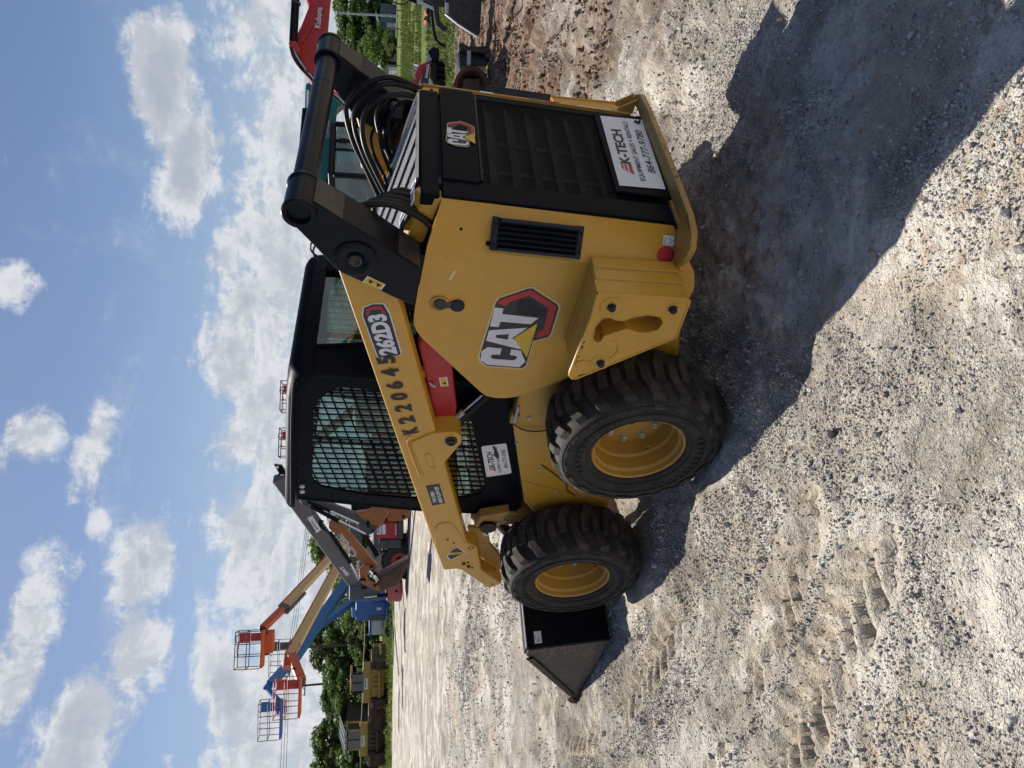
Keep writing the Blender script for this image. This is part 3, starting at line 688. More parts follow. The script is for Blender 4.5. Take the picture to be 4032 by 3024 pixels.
for s in (1, -1):
    o0, o1, o2 = shifted(cw_out, -.004, -.006, 1.0), shifted(cw_out, -.002, -.003, 1.0), cw_out
    w0 = MB().prism(o0, s*.531, s*.592).build('counterweight', YEL, LO, bevel=.007, seg=3)
    MB().prism(o1, s*.600, s*.660).build('weight_plate', YEL, w0, bevel=.007, seg=3)
    MB().prism([(x*.985-.01, z*.985+.01) for x, z in o1], s*.590, s*.602).build('weight_gap', YELD, w0)
    MB().prism([(x*.985-.01, z*.985+.01) for x, z in o1], s*.658, s*.672).build('weight_gap', YELD, w0)
    MB().prism(keyhole(o2, slot), s*.670, s*.750).build('weight_plate', YEL, w0)
    MB().tube([(x, s*.7475, z) for x, z in o2+o2[:1]], .0065, 8, caps=False).build('plate_edge', YEL, w0)
    MB().tube([(x, s*.7490, z) for x, z in slot+slot[:1]], .0035, 6, caps=False).build('slot_edge', YEL, w0)
    for (x, z, r) in ((-.827, .768, .045), (-.845, .529, .022), (-.526, .726, .042)):
        MB().lathe([(r, 0), (r, .002), (r-.004, .0035), (r-.005, .0025), (0, .0025)], (x, s*.7495, z), 'y', 28).build('bolt_seat', YEL, w0) if s > 0 else None
        MB().lathe([(.019, 0), (.019, .004), (.014, .006), (.014, .020), (.010, .023), (0, .023)], (x, s*.750 if s > 0 else -.773, z), 'y', 6).build('counterweight_bolt', PLAS, w0, angle=20)
    if s > 0:
        for (x, z, r, a0, a1) in ((-.478, .79, .05, 2.2, 5.2), (-.60, .735, .06, 3.6, 6.2)):
            MB().tube([(x+r*math.cos(a), .7512, z+r*math.sin(a)) for a in np.linspace(a0, a1, 14)], .0025, 5).build('cast_rim', YEL, w0)
        rr = random.Random(3)
        for k in range(13):
            t = rr.random(); x = -.44-t*.25; z = .8345-rr.random()*.006; l = .006+rr.random()*.02
            MB().plate([(x, .7512, z), (x-l, .7512, z+.001), (x-l*.8, .7512, z-.005-rr.random()*.006), (x-l*.2, .7512, z-.003)], (0, 1, 0), .0005).build('paint_chip', RUST, w0)
        for k in range(4):
            x = -.43-k*.006; z = .795-k*.012; MB().plate([(x, .7512, z), (x-.012, .7512, z-.001), (x-.016, .7512, z-.012), (x-.006, .7512, z-.012)], (0, 1, 0), .0005).build('paint_chip', RUST, w0)

# --- rear: hood, door with mesh, sign, bumper
for (y0, y1, z0, z1) in ((-.425, -.355, .46, 1.425), (.305, .43, .46, 1.425), (-.355, .305, 1.265, 1.425), (-.355, .305, .46, .715)):
    MB().box(-.995, -.955, y0, y1, z0, z1).build('rear_frame', CABM, LO)
MB().box(-1.012, -.995, .31, .428, .50, 1.424).build('rear_corner_post', CABM, LO, bevel=.005)
hd = MB().prism([(-.375, 1.432), (.428, 1.432), (.428, 1.503), (-.372, 1.510)], -1.012, -.96, 'x').build('hood_front', CABM, LO, bevel=.006)
dr = MB().box(-1.020, -.997, -.40, .322, 1.275, 1.424).build('rear_door', CABM, LO, bevel=.005)
MB().box(-1.010, -.997, -.40, -.352, .49, 1.272).build('door_stile', CABM, dr, bevel=.003)
MB().box(-1.016, -.997, -.39, .30, 1.262, 1.2735).build('door_lip', BLK, dr, bevel=.002)
LOUV = mat('louvre_paint', (.060, .062, .068), .5, spec=.2, var=.15)
for k in range(6):
    z = 1.225-k*.092
    MB().plate([(-.985, -.352, z), (-.985, .305, z), (-.950, .305, z-.045), (-.950, -.352, z-.045)], (-.7, 0, .7), .003).build('door_louvre', LOUV, dr)
MB().box(-.94, -.935, -.355, .305, .715, 1.265).build('radiator', DARK, LO)
for y in (-.10, .12): MB().box(-.948, -.941, y-.012, y+.012, .72, 1.26).build('radiator_brace', LOUV, LO)
def mesh_mat():
    m = bpy.data.materials.new('fine_black_mesh'); m.use_nodes = True; t = NT(m.node_tree); b = t.n['Principled BSDF']
    v = t.new('ShaderNodeTexCoord').outputs['Object']; sp = t.new('ShaderNodeSeparateXYZ'); t.put(sp.inputs[0], v)
    f = lambda q, s: t.math('LESS_THAN', t.math('ABSOLUTE', t.math('SUBTRACT', t.math('FRACT', t.math('MULTIPLY', q, s)), .5)), .41)
    hole = t.math('MULTIPLY', f(sp.outputs[1], 95), f(sp.outputs[2], 160))
    b.inputs['Base Color'].default_value = (.010, .011, .013, 1); b.inputs['Roughness'].default_value = .5; b.inputs['Specular IOR Level'].default_value = .08
    t.put(b.inputs['Alpha'], t.math('SUBTRACT', 1, hole)); return m
MB().plate([(-1.006, -.355, .715), (-1.006, .305, .715), (-1.006, .312, 1.265), (-1.006, -.352, 1.265)], (-1, 0, 0), .001).build('door_mesh', mesh_mat(), dr)
# lower framed flap with the sign
sg = MB().plate([(-1.004, -.372, .716), (-1.004, .262, .722), (-1.020, .290, .488), (-1.020, -.365, .488)], (-1, 0, 0), .014).build('sign_flap', CABM, dr, bevel=.005)
sign = MB().plate([(-1.0205, -.34, .690), (-1.0205, .224, .700), (-1.0355, .235, .508), (-1.0355, -.327, .496)], (-1, 0, 0), .0015).build('sign', WHT, LO)
def on_sign(u, v, o=.0028):   # u 0..1 from the left edge as read, v 0..1 upwards
    a = Vector((-1.0205, .224, .700)).lerp(Vector((-1.0205, -.34, .690)), u); b = Vector((-1.0355, .235, .508)).lerp(Vector((-1.0355, -.327, .496)), u)
    return b.lerp(a, v)+Vector((-1, 0, 0))*o
def ktech(parent, P, lines3, small=True):
    """the dealer's sign: red bars and black lettering, P(u, v) gives places on the sign"""
    xd = P(.9, .5)-P(.1, .5); yd = P(.5, .9)-P(.5, .1); Wd = xd.length/.8; Hd = yd.length/.8
    xd.normalize(); yd = (yd-xd*yd.dot(xd)).normalized()
    text_line = lambda *a, **q: text_into(MB(), *a, **q).build('sign_lettering', INK, parent)
    text_line('K-TECH', P(.30, .60), xd, yd, width=Wd*.50, height=Hd*.24, bold=.035, th=0.)
    text_line('EQUIPMENT SALES + RENTALS', P(.08, .37), xd, yd, width=Wd*.86, height=Hd*.13, bold=.012, shear=.15, th=0.)
    text_line('864-777-9780', P(.20, .10), xd, yd, width=Wd*.62, height=Hd*.17, bold=.010, shear=.22, th=0.)
    nd = xd.cross(yd)
    for (u0, u1, v0, v1) in ((.155, .30, .60, .68), (.185, .29, .715, .765), (.21, .285, .795, .835)):
        MB().plate([P(u0, v0), P(u1, v0), P(u1-.005, v1), P(u0+.03, v1)], nd, .0004).build('sign_bar', REDD, parent)
ktech(sign, on_sign, 1)
MB().tube(smooth_path([on_sign(.955, .20, .004), on_sign(.93, .12, .006), on_sign(.965, .08, .006)], 4), .006, 6).build('sign_tape', INK, sign)
# badge on the door
def badge(parent, P, plane_n, name='badge', out=.002):
    """hexagon badge with silver letters; P(u, v) maps badge units (0..1 across as read, 0..1 up) to the surface"""
    def pl(pts, o, m, nm):
        return MB().plate([P(u, v)+plane_n*o for u, v in pts], plane_n, .0004).build(nm, m, bo)
    outer = [(.045, .79), (.02, .68), (.02, .30), (.09, .215), (.40, .215), (.455, .02), (.50, -.0), (.83, .0), (.87, .04), (1., .43), (.995, .50), (.87, .90), (.82, .935), (.17, 1.0), (.09, .95)]
    bo = MB().plate([P(u, v)+plane_n*out for u, v in outer], plane_n, .0008).build(name, CREAMD if out < .003 else WHT, parent)
    cx, cy = .5, .5
    pl([(cx+(u-cx)*.965, cy+(v-cy)*.955) for u, v in outer], out+.0012, NAVY, 'badge_field')
    pl([(.80, .92), (.85, .88), (.965, .47), (.85, .06), (.50, .05), (.455, .20), (.53, .21), (.555, .135), (.79, .135), (.885, .46), (.795, .83)], out+.0018, REDD, 'badge_red')
    # letters
    pl([(.36, .36), (.36, .72), (.30, .80), (.27, .80), (.27, .67), (.235, .58), (.18, .60), (.165, .72), (.16, .80), (.12, .80), (.105, .72), (.03, .72), (.03, .36), (.10, .28), (.24, .28), (.36, .36)][:0] or
       [(.055, .37), (.055, .83), (.10, .93), (.205, .93), (.25, .83), (.25, .60), (.185, .60), (.185, .79), (.12, .79), (.12, .36), (.20, .30), (.245, .24), (.12, .25)], out+.0018, SILV, 'badge_letter')
    pl([(.29, .93), (.40, .93), (.47, .30), (.395, .42), (.345, .41), (.27, .30), (.235, .30)][:0] or
       [(.315, .94), (.425, .94), (.495, .24), (.405, .42), (.335, .42), (.255, .24)], out+.0018, SILV, 'badge_letter')
    pl([(.352, .74), (.388, .74), (.398, .53), (.342, .53)], out+.0024, NAVY, 'badge_counter')
    pl([(.455, .95), (.455, .80), (.525, .80), (.525, .36), (.60, .20), (.605, .80), (.675, .80), (.675, .95)], out+.0018, SILV, 'badge_letter')
    pl([(.365, .40), (.165, .02), (.565, .02)], out+.0026, DYEL, 'badge_triangle')
    hx = MB()
    for i in range(5):
        for j in range(6):
            u, v = .64+i*.045+(.0225 if j % 2 else 0), .30+j*.075
            if v > .72-(u-.6)*.3 or u > .86-abs(v-.47)*.4: continue
            hx.tube([P(u+.019*math.cos(w), v+.036*math.sin(w))+plane_n*(out+.0018) for w in np.linspace(0, 2*math.pi, 7)], .0012, 4, caps=False)
    hx.build('badge_mesh', PLAS, bo)
    return bo
badge(LO, lambda u, v: Vector((-1.0205, .088-.205*u, 1.283+.122*v)), Vector((-1, 0, 0)), 'rear_badge', .002)
MB().lathe([(.026, 0), (.025, .004), (.018, .006), (.016, .003), (0, .003)], (-1.0205, .120, 1.344), 'x', 20).build('door_lock', PLAS, LO)
bl = [o for o in LO.children if o.name.startswith('door_lock')][0]; bl.scale = (1, 1, 1)
for (y, z) in ((.335, 1.433), (-.36, 1.46)):
    MB().box(-1.016, -1.0, y-.02, y+.02, z-.007, z+.007).build('hinge_slot', DARK, LO)
# right hand rear jamb with worn labels
jb = MB().box(-1.008, -.99, -.440, -.4265, .52, 1.50).build('rear_jamb', YELD, LO, bevel=.003)
for (z0, z1, m_) in ((.96, 1.01, GRND), (.87, .94, RED), (.80, .86, DYEL), (.62, .78, CREAMD), (1.18, 1.24, WHT)):
    MB().box(-1.0092, -1.0084, -.439, -.428, z0, z1).build('worn_label', m_, jb)
# bumper
bp = [(-1.03, .44), (-1.03, -.44), (-1.015, -.545), (-1.055, -.535), (-1.090, -.47), (-1.100, -.30), (-1.100, .30), (-1.095, .485), (-1.075, .575), (-1.03, .618), (-.955, .605), (-.885, .548), (-.90, .525), (-.99, .452)]
bmp = MB().prism(bp, .468, .496, 'z').build('bumper', YELD, LO, bevel=.005)
rr = random.Random(11)
chips = [(-1.1005, .30-.6*rr.random(), .480+.012*rr.random()) for k in range(7)]+[(-1.098+.02*rr.random(), .48+.05*rr.random(), .4965) for k in range(4)]
for k, (x, y, z) in enumerate(chips):
    l = .006+.018*rr.random()
    if z < .4965: MB().plate([(x, y, z), (x, y-l, z+.002), (x, y-l*.9, z-.006), (x, y-l*.3, z-.005)], (-1, 0, 0), .0006).build('paint_chip', RUST, bmp)
    else: MB().plate([(x, y, z), (x+l*.4, y+l, z), (x+l*.7, y+l*.8, z), (x+.006, y, z)], (0, 0, 1), .0006).build('paint_chip', RUST, bmp)
MB().prism([(-.86, .43), (-1.00, .455), (-1.00, .49), (-.86, .49)], -.44, .44).build('tail_plate', YELD, LO, bevel=.004)
for y in (-.53, -.47): MB().prism([(-1.06, .50), (-.99, .50), (-.99, .575), (-1.01, .575)], y-.006, y+.006).build('bumper_gusset', YELD, LO)
# hood top: sloping mesh between a steel rail and rounded yellow edges
def hood(x, y, dz=0.): return Vector((x, y, 1.508+(x+1.0)*.232+dz))
def grille_mat():
    m = bpy.data.materials.new('expanded_steel'); m.use_nodes = True; t = NT(m.node_tree); b = t.n['Principled BSDF']
    v = t.new('ShaderNodeTexCoord').outputs['Object']; sp = t.new('ShaderNodeSeparateXYZ'); t.put(sp.inputs[0], v)
    f = lambda q, s: t.math('FRACT', t.math('MULTIPLY', q, s))
    row = t.math('FLOOR', t.math('MULTIPLY', sp.outputs[0], 55)); yy = t.math('ADD', t.math('MULTIPLY', sp.outputs[1], 75), t.math('MULTIPLY', row, .5))
    hole = t.math('MULTIPLY', t.math('LESS_THAN', t.math('ABSOLUTE', t.math('SUBTRACT', t.math('FRACT', yy), .5)), .33), t.math('LESS_THAN', t.math('ABSOLUTE', t.math('SUBTRACT', f(sp.outputs[0], 55), .5)), .33))
    t.put(b.inputs['Base Color'], t.mix(hole, (.62, .63, .66), (.012, .012, .014))); b.inputs['Metallic'].default_value = .25
    t.put(b.inputs['Roughness'], t.mix(hole, (.35,)*3, (.9,)*3)); t.l.new(t.bump(t.math('SUBTRACT', 1, hole), .8, .004), b.inputs['Normal']); return m
hg = MB().add([hood(-.99, -.33, .004), hood(-.99, .30, .004), hood(-.36, .30, .004), hood(-.36, -.33, .004)], [(0, 1, 2, 3)]).build('hood_grille', grille_mat(), LO)
for y in (-.16, .0, .16): MB().beam(hood(-.99, y, .008), hood(-.36, y, .008), .014, .010).build('grille_bar', DARK, hg)
MB().beam(hood(-1.0, -.345, .008), hood(-.36, -.345, .008), .034, .016).build('grille_rail', GALV, hg, bevel=.002)
MB().beam(hood(-.988, -.33, .006), hood(-.988, .31, .006), .03, .012).build('grille_front_rail', GALV, hg, bevel=.002)
MB().plate([hood(-.975, .29, .010), hood(-.975, .42, .010), hood(-.80, .42, .016), hood(-.83, .33, .016)], (0, 0, 1), .004).build('bright_cover', WHT, LO)
MB().prism([(-1.0, 1.40), (-1.0, 1.50), (-.38, 1.64), (-.36, 1.40)], -.32, .36).build('engine_cowl', DARK, LO)
for s in (1, -1):
    e = MB()
    for (x0, x1) in ((-1.0, -.42),):
        P0 = [hood(x0, s*.376, .012), hood(x0, s*.40, .006), hood(x0, s*.425, -.02), hood(x0, s*.43, -.085), hood(x0, s*.372, -.085), hood(x0, s*.366, .004)]
        P1 = [q+Vector((x1-x0, 0, (x1-x0)*.232)) for q in P0]
        n = len(P0); e.add(P0+P1, [tuple(range(n)), tuple(range(2*n-1, n-1, -1))]+[(i, i+n, (i+1) % n+n, (i+1) % n) for i in range(n)])
    e.build('hood_edge', YEL, LO, bevel=.006)
MB().plate([(-1.002, -.452, 1.425), (-1.0, -.44, 1.51), (-.85, -.53, 1.55), (-.849, -.531, 1.464)], (0, 1, 0), .01).build('panel_wing', YEL, LO)

# --- lift arms
boom_sl = -.2904
arm = [(-.80, 1.798), (1.10, 1.247), (1.187, 1.224), (1.515, 1.122), (1.505, 1.075), (1.498, 1.045), (1.511, 1.014), (1.745, .803), (1.669, .729), (1.500, .888), (1.245, .952), (1.224, .968), (1.210, .985), (1.197, 1.005), (1.186, 1.022), (.475, 1.229), (-.67, 1.561), (-.76, 1.62)]
tower = [(-1.02+.056*math.cos(w), 1.915+.056*math.sin(w)) for w in np.linspace(rad(215), rad(52), 10)] + [(-.88, 1.868), (-.795, 1.800), (-.768, 1.772), (-.728, 1.685), (-.674, 1.582), (-.652, 1.531), (-.637, 1.489), (-.822, 1.487), (-.965, 1.705)]  # tower's lower end cut along the panel's top edge as seen from camera
for s in (1, -1):
    a_ = MB().prism(arm, s*.600, s*.512).build('lift_arm', YEL, LO, bevel=.010, seg=3)
    # front casting reaching out to the coupler, inner side
    MB().prism([(1.193, 1.014), (1.189, .94), (1.281, .874), (1.379, .848), (1.488, .776), (1.66, .70), (1.70, .75), (1.44, .95)], s*.500, s*.470).build('arm_inner_plate', YELD, a_, bevel=.004)
    t_ = MB().prism(tower, s*.632, s*.470).build('arm_tower', BLK, LO, bevel=.007, seg=3)
    MB().plate([(-1.062, s*.480, 1.870), (-1.062, s*.622, 1.870), (-.824, s*.622, 1.490), (-.824, s*.480, 1.490)], (-.84, 0, -.53), .002).build('tower_rear_face', DUSTB, t_)
    MB().prism([(-.61, 1.30), (-.64, 1.489), (-.80, 1.487), (-.76, 1.30)], s*.517, s*.44).build('added_tower_foot', BLK, t_)  # this and the next piece added to bridge the gap below the cut
    MB().prism([(-.64, 1.492), (-.66, 1.54), (-.83, 1.52), (-.80, 1.492)], s*.60, s*.45).build('tower_gap_bridge', BLK, t_)
    bc = Vector((-.840, s*.6325, 1.722))
    MB().lathe([(.078, 0), (.078, .006 if s > 0 else -.006), (.068, .010*s), (.040, .008*s), (.034, .004*s), (0, .004*s)], bc, 'y', 36).build('pivot_boss', BLK, t_)
    MB().lathe([(.025, 0), (.025, .014*s), (.018, .016*s), (.009, .010*s), (0, .010*s)], bc, 'y', 24).build('pivot_pin', DUSTB, t_)
    # tube socket with raised collars
    MB().lathe([(.044, .470*s), (.058, .470*s), (.060, .474*s), (.060, .486*s), (.054, .492*s), (.054, .628*s), (.060, .633*s), (.060, .645*s), (.056, .650*s), (.041, .650*s), (.038, .644*s), (.036, .50*s)], (-1.02, 0, 1.915), 'y', 40).build('tube_collar', BLK, t_)
    MB().lathe([(.0375, .600*s), (0, .600*s)], (-1.02, 0, 1.915), 'y', 24).build('tube_bore', DARK, t_)
    # cylinder lug under the arm
    lug = [(.258, 1.430), (.176, 1.335), (.160, 1.240), (.168, 1.212), (.195, 1.192), (.235, 1.186), (.262, 1.194), (.416, 1.251), (.535, 1.335), (.30, 1.42)]
    MB().prism(lug, s*.6085, s*.500).build('cylinder_lug', YEL, a_, bevel=.005)
    MB().lathe([(.030, 0), (.030, .008*s), (.020, .010*s), (.020, .020*s), (.013, .022*s), (.011, .016*s), (0, .016*s)], (.223, s*.6085, 1.238), 'y', 20).build('cylinder_pin', DUSTB, a_)
    if s > 0:
        lb = MB()
        for path in ([(.232, 1.442), (.256, 1.446), (.40, 1.402), (.535, 1.357)], [(.205, 1.432), (.225, 1.44), (.245, 1.444)]):
            lb.tube([(x, .609, z) for x, z in path], .0042, 6)
        lb.tube([(x, .6088, z) for x, z in ((.345, 1.350), (.44, 1.322), (.452, 1.308), (.445, 1.290), (.35, 1.315), (.335, 1.330), (.345, 1.350))], .0035, 6)
        lb.tube([(x, .6015, z) for x, z in smooth_path([(1.50, 1.135, 0)][:0] or [(1.33, 1.16, 0), (1.25, 1.18, 0), (1.158, 1.212, 0), (1.022, 1.218, 0), (.986, 1.204, 0), (.970, 1.163, 0), (.999, 1.127, 0), (1.086, 1.077, 0), (1.122, 1.062, 0), (1.186, 1.034, 0)], 4) and [(q.x, q.y) for q in smooth_path([(1.33, 1.165, 0), (1.25, 1.19, 0), (1.158, 1.208, 0), (1.022, 1.218, 0), (.986, 1.204, 0), (.970, 1.163, 0), (.999, 1.127, 0), (1.086, 1.077, 0), (1.122, 1.062, 0), (1.186, 1.034, 0)], 4)]], .0042, 6)
        lb.build('weld_bead', YEL, a_)
        for (x, z, r, m_) in ((1.424, 1.008, .013, PLAS), (1.457, .974, .013, PLAS), (1.41, .985, .006, RUST), (1.47, .95, .006, RUST), (1.68, .79, .005, RUST), (1.15, 1.14, .005, RUST), (1.185, 1.10, .005, RUST)):
            MB().lathe([(r, 0), (r*.9, .006), (r*.4, .007), (0, .004)], (x, .6, z), 'y', 12).build('arm_bolt', m_, a_)
        MB().lathe([(.020, .0005), (.013, .0008), (.012, -.004), (0, -.004)], (1.237, .6005, .993), 'y', 18).build('lift_eye', DUSTB, a_)
MB().tube([(-1.02, -.53, 1.915), (-1.02, .53, 1.915)], .0445, 40).build('cross_tube', BLK, LO)
MB().lathe([(.0452, -.004), (.0462, 0), (.0452, .004)], (-1.02, -.24, 1.915), 'y', 36).build('tube_weld', BLK, LO)
MB().box(1.19, 1.27, -.51, .51, 1.06, 1.15).build('front_cross_member', YEL, LO, bevel=.012)

# decals on the left arm
ax = Vector((-.9603, 0, .2789)); ay = Vector((.2789, 0, .9603))
num = MB(); rr = random.Random(2)
for i, ch in enumerate('K220645'):
    t = i/6; base = Vector((.182, .601, 1.393)).lerp(Vector((-.284, .601, 1.534)), t)
    d = rad(rr.uniform(-4, 5)); xd = ax*math.cos(d)+ay*math.sin(d); yd = ay*math.cos(d)-ax*math.sin(d)
    text_into(num, ch, base, xd, yd, width=.046 if ch != '4' else .05, height=.078, bold=.045, th=.0032)
num.build('stencilled_number', INK, LO)
def strip(P, pts, o, m, nm, par): return MB().plate([P(u, v)+Vector((0, o, 0)) for u, v in pts], (0, 1, 0), .0004).build(nm, m, par)
PM = lambda u, v: Vector((-.338, .6012, 1.523))+ax*(.292*u)+ay*(.098*v)      # model decal, u along the line, v up
md_out = [(-.02, .04), (.0, -.02), (.78, -.03), (.96, .08), (.985, .50), (.94, .88), (.80, 1.02), (.0, .97), (-.03, .90), (-.03, .1)]
mo = strip(PM, [(u*1.02-.005, (v-.5)*1.09+.5) for u, v in md_out], 0, WHT, 'model_decal', LO)
strip(PM, md_out, .0008, NAVY, 'decal_field', mo)
strip(PM, [(.80, .90), (.915, .80), (.95, .50), (.925, .18), (.80, .10), (.80, .22), (.88, .27), (.895, .5), (.875, .72), (.80, .78)], .0014, REDD, 'decal_red', mo)
tmb = MB(); text_into(tmb, '262D3', PM(.005, .10)+Vector((0, .0014, 0)), ax, ay, width=.232, height=.078, bold=.05, th=.0006); tmb.build('decal_lettering', SILV, mo)
PB = lambda x, z: Vector((x, .6012, z))
bx = ([(.623, 1.318), (.599, 1.251), (.776, 1.199), (.805, 1.265)])
b0 = MB().plate([PB(x, z) for x, z in bx], (0, 1, 0), .0006).build('speed_decal', NAVY, LO)
tb = MB(); text_into(tb, 'TWO SPEED', PB(.770, 1.243)+Vector((0, .001, 0)), ax, ay, width=.105, height=.020, bold=.03, th=0.); text_into(tb, 'HIGH FLOW XPS', PB(.768, 1.212)+Vector((0, .001, 0)), ax, ay, width=.150, height=.022, bold=.03, th=0.)
tb.build('decal_lettering', WHT, b0)
# warning label on the tower, state-shaped sticker on the arm nose
wl = [(-.767, 1.676), (-.734, 1.608), (-.704, 1.622), (-.735, 1.692)]
w_ = MB().plate([(x, .6335, z) for x, z in wl], (0, 1, 0), .0006).build('warning_label', WHT, LO)
q = [Vector((x, .6345, z)) for x, z in wl]; cc = sum(q, Vector())/4; MB().plate([cc+(p-cc)*.9 for p in q], (0, 1, 0), .0004).build('label_field', DYEL, w_)
wi = MB()
for f in (.3, .72):
    c1 = q[0].lerp(q[1], f)*.5+q[3].lerp(q[2], f)*.5+Vector((0, .001, 0)); e_ = (q[1]-q[0]).normalized(); g2 = (q[3]-q[0]).normalized()
    wi.plate([c1-e_*.011-g2*.008, c1+e_*.011-g2*.008, c1+g2*.011], (0, 1, 0), .0004)
wi.build('label_symbol', INK, w_)
sc = [(1.302, 1.117), (1.262, 1.103), (1.231, 1.074), (1.259, 1.044), (1.301, 1.008), (1.318, 1.04), (1.359, 1.07), (1.385, 1.097), (1.346, 1.122)]
s0 = MB().plate([(x, .6012, z) for x, z in sc], (0, 1, 0), .0005).build('state_sticker', WHT, LO)
cx_, cz_ = 1.305, 1.075
MB().plate([(cx_+(x-cx_)*.90, .6018, cz_+(z-cz_)*.88) for x, z in sc], (0, 1, 0), .0004).build('sticker_field', INK, s0)
MB().plate([(1.325, .6024, 1.118), (1.300, .6024, 1.112), (1.285, .6024, 1.022), (1.308, .6024, 1.03)], (0, 1, 0), .0003).build('sticker_band', DYEL, s0)
tt = MB(); text_into(tt, 'WE BUILD SC', (1.316, .6030, 1.106), (-.20, 0, -.98), (.98, 0, -.2), width=.075, height=.013, bold=.03, th=0.); tt.build('sticker_lettering', INK, s0)
MB().plate([(1.235, .5006, .905), (1.262, .5006, .880), (1.275, .5006, .893), (1.248, .5006, .918)], (0, 1, 0), .0004).build('small_sticker', WHT, LO)

# --- side badge on the left panel
def PSB(u, v):   # u 0..1 from front to rear as read, v 0..1 up; badge frame is square to the panel
    return Vector((-.222-.483*u, .531, .886+.299*v))
sb_out = [(-.61, 1.165), (-.634, 1.155), (-.702, 1.043), (-.705, 1.023), (-.63, .897), (-.609, .886), (-.457, .886), (-.435, .893), (-.403, .957), (-.242, .957), (-.222, .972), (-.222, 1.142), (-.246, 1.17), (-.284, 1.185)]
def side_badge():
    n = Vector((0, 1, 0))
    def pl(pts, o, m, nm, par): return MB().plate([Vector((x, .531+o, z)) for x, z in pts], n, .0005).build(nm, m, par)
    cx, cz = -.46, 1.03
    b = pl(sb_out, 0, CREAMD, 'side_badge', LO)
    pl([(cx+(x-cx)*.965, cz+(z-cz)*.945) for x, z in sb_out], .0008, NAVY, 'badge_field', b)
    red = [(-.600, 1.150), (-.622, 1.142), (-.690, 1.030), (-.615, .905), (-.455, .902), (-.424, .950), (-.465, .950), (-.478, .930), (-.600, .934), (-.658, 1.030), (-.612, 1.107), (-.590, 1.112)]
    pl(red, .0014, REDD, 'badge_red', b)
    c_ = [(-.276, .968), (-.237, .988), (-.238, 1.135), (-.262, 1.167), (-.318, 1.173), (-.347, 1.150), (-.345, 1.088), (-.306, 1.088), (-.305, 1.118), (-.296, 1.128), (-.283, 1.124), (-.277, 1.112), (-.277, 1.024), (-.286, 1.012), (-.302, 1.010), (-.308, 1.022), (-.309, 1.045), (-.345, 1.045), (-.340, 1.000), (-.318, .992)]
    pl(c_, .0014, SILV, 'badge_letter', b)
    pl([(-.385, 1.163), (-.447, 1.161), (-.480, 1.002), (-.435, 1.036), (-.414, 1.055), (-.398, 1.036), (-.350, 1.000), (-.352, 1.020)], .0014, SILV, 'badge_letter', b)
    pl([(-.408, 1.125), (-.424, 1.125), (-.434, 1.072), (-.402, 1.072)], .0020, NAVY, 'badge_counter', b)
    pl([(-.577, 1.159), (-.577, 1.122), (-.546, 1.122), (-.541, .966), (-.502, .992), (-.503, 1.121), (-.471, 1.123), (-.471, 1.161)], .0014, SILV, 'badge_letter', b)
    pl([(-.414, 1.047), (-.512, .964), (-.303, .967)], .0022, DYEL, 'badge_triangle', b)
    hx = MB()
    for i in range(6):
        for j in range(7):
            x = -.555-i*.0155-(.0078 if j % 2 else 0); z = .953+j*.0175
            if abs(z-1.03) > .115-(abs(x+.55))*.95 or x < -.64 or z > 1.105: continue
            hx.tube([Vector((x+.0075*math.cos(w), .5326, z+.0085*math.sin(w))) for w in np.linspace(0, 2*math.pi, 7)], .0011, 4, caps=False)
    hx.build('badge_mesh', PLAS, b)
side_badge()

# --- red brace, lift cylinders, cab-side clutter
for s in (1, -1):
    br = MB().prism([(-.36, 1.43), (-.30, 1.445), (.215, 1.312), (.240, 1.275), (.225, 1.222), (.10, 1.225), (-.08, 1.262), (-.28, 1.300), (-.36, 1.34)], s*.508, s*.440).build('arm_brace', RED, LO, bevel=.008)
    MB().tube([(.235, s*.47, 1.215), (-.33, s*.42, .86)], .040, 20).build('lift_cylinder', BLK, LO)
    MB().tube([(.16, s*.50, 1.205), (.0, s*.50, 1.115)], .0085, 8).build('brace_rod', CHR, LO)
    MB().tube([(.17, s*.50, 1.210), (.135, s*.50, 1.190)], .016, 10).build('rod_nut', STEEL, LO)
    MB().box(-.145, -.085, s*.50, s*.512 , 1.26, 1.295) if False else None
    MB().tube([(-.07, s*.512, 1.372), (-.065, s*.522, 1.362), (-.06, s*.524, 1.345)], .006, 8).build('brace_pin', STEEL, br)
    MB().box(-.13, -.09, s*.500, s*.470, 1.385, 1.44).build('brace_stop', YEL, LO, bevel=.003)
wl2 = MB().plate([(-.045, .5085, 1.318), (-.105, .5085, 1.333), (-.115, .5085, 1.298), (-.055, .5085, 1.283)], (0, 1, 0), .0006).build('brace_label', WHT, LO)
MB().plate([(-.049, .5093, 1.314), (-.103, .5093, 1.3275), (-.111, .5093, 1.302), (-.057, .5093, 1.288)], (0, 1, 0), .0004).build('label_field', DYEL, wl2)
MB().plate([(-.062, .5099, 1.294), (-.082, .5099, 1.299), (-.070, .5099, 1.313)], (0, 1, 0), .0004).build('label_symbol', INK, wl2)

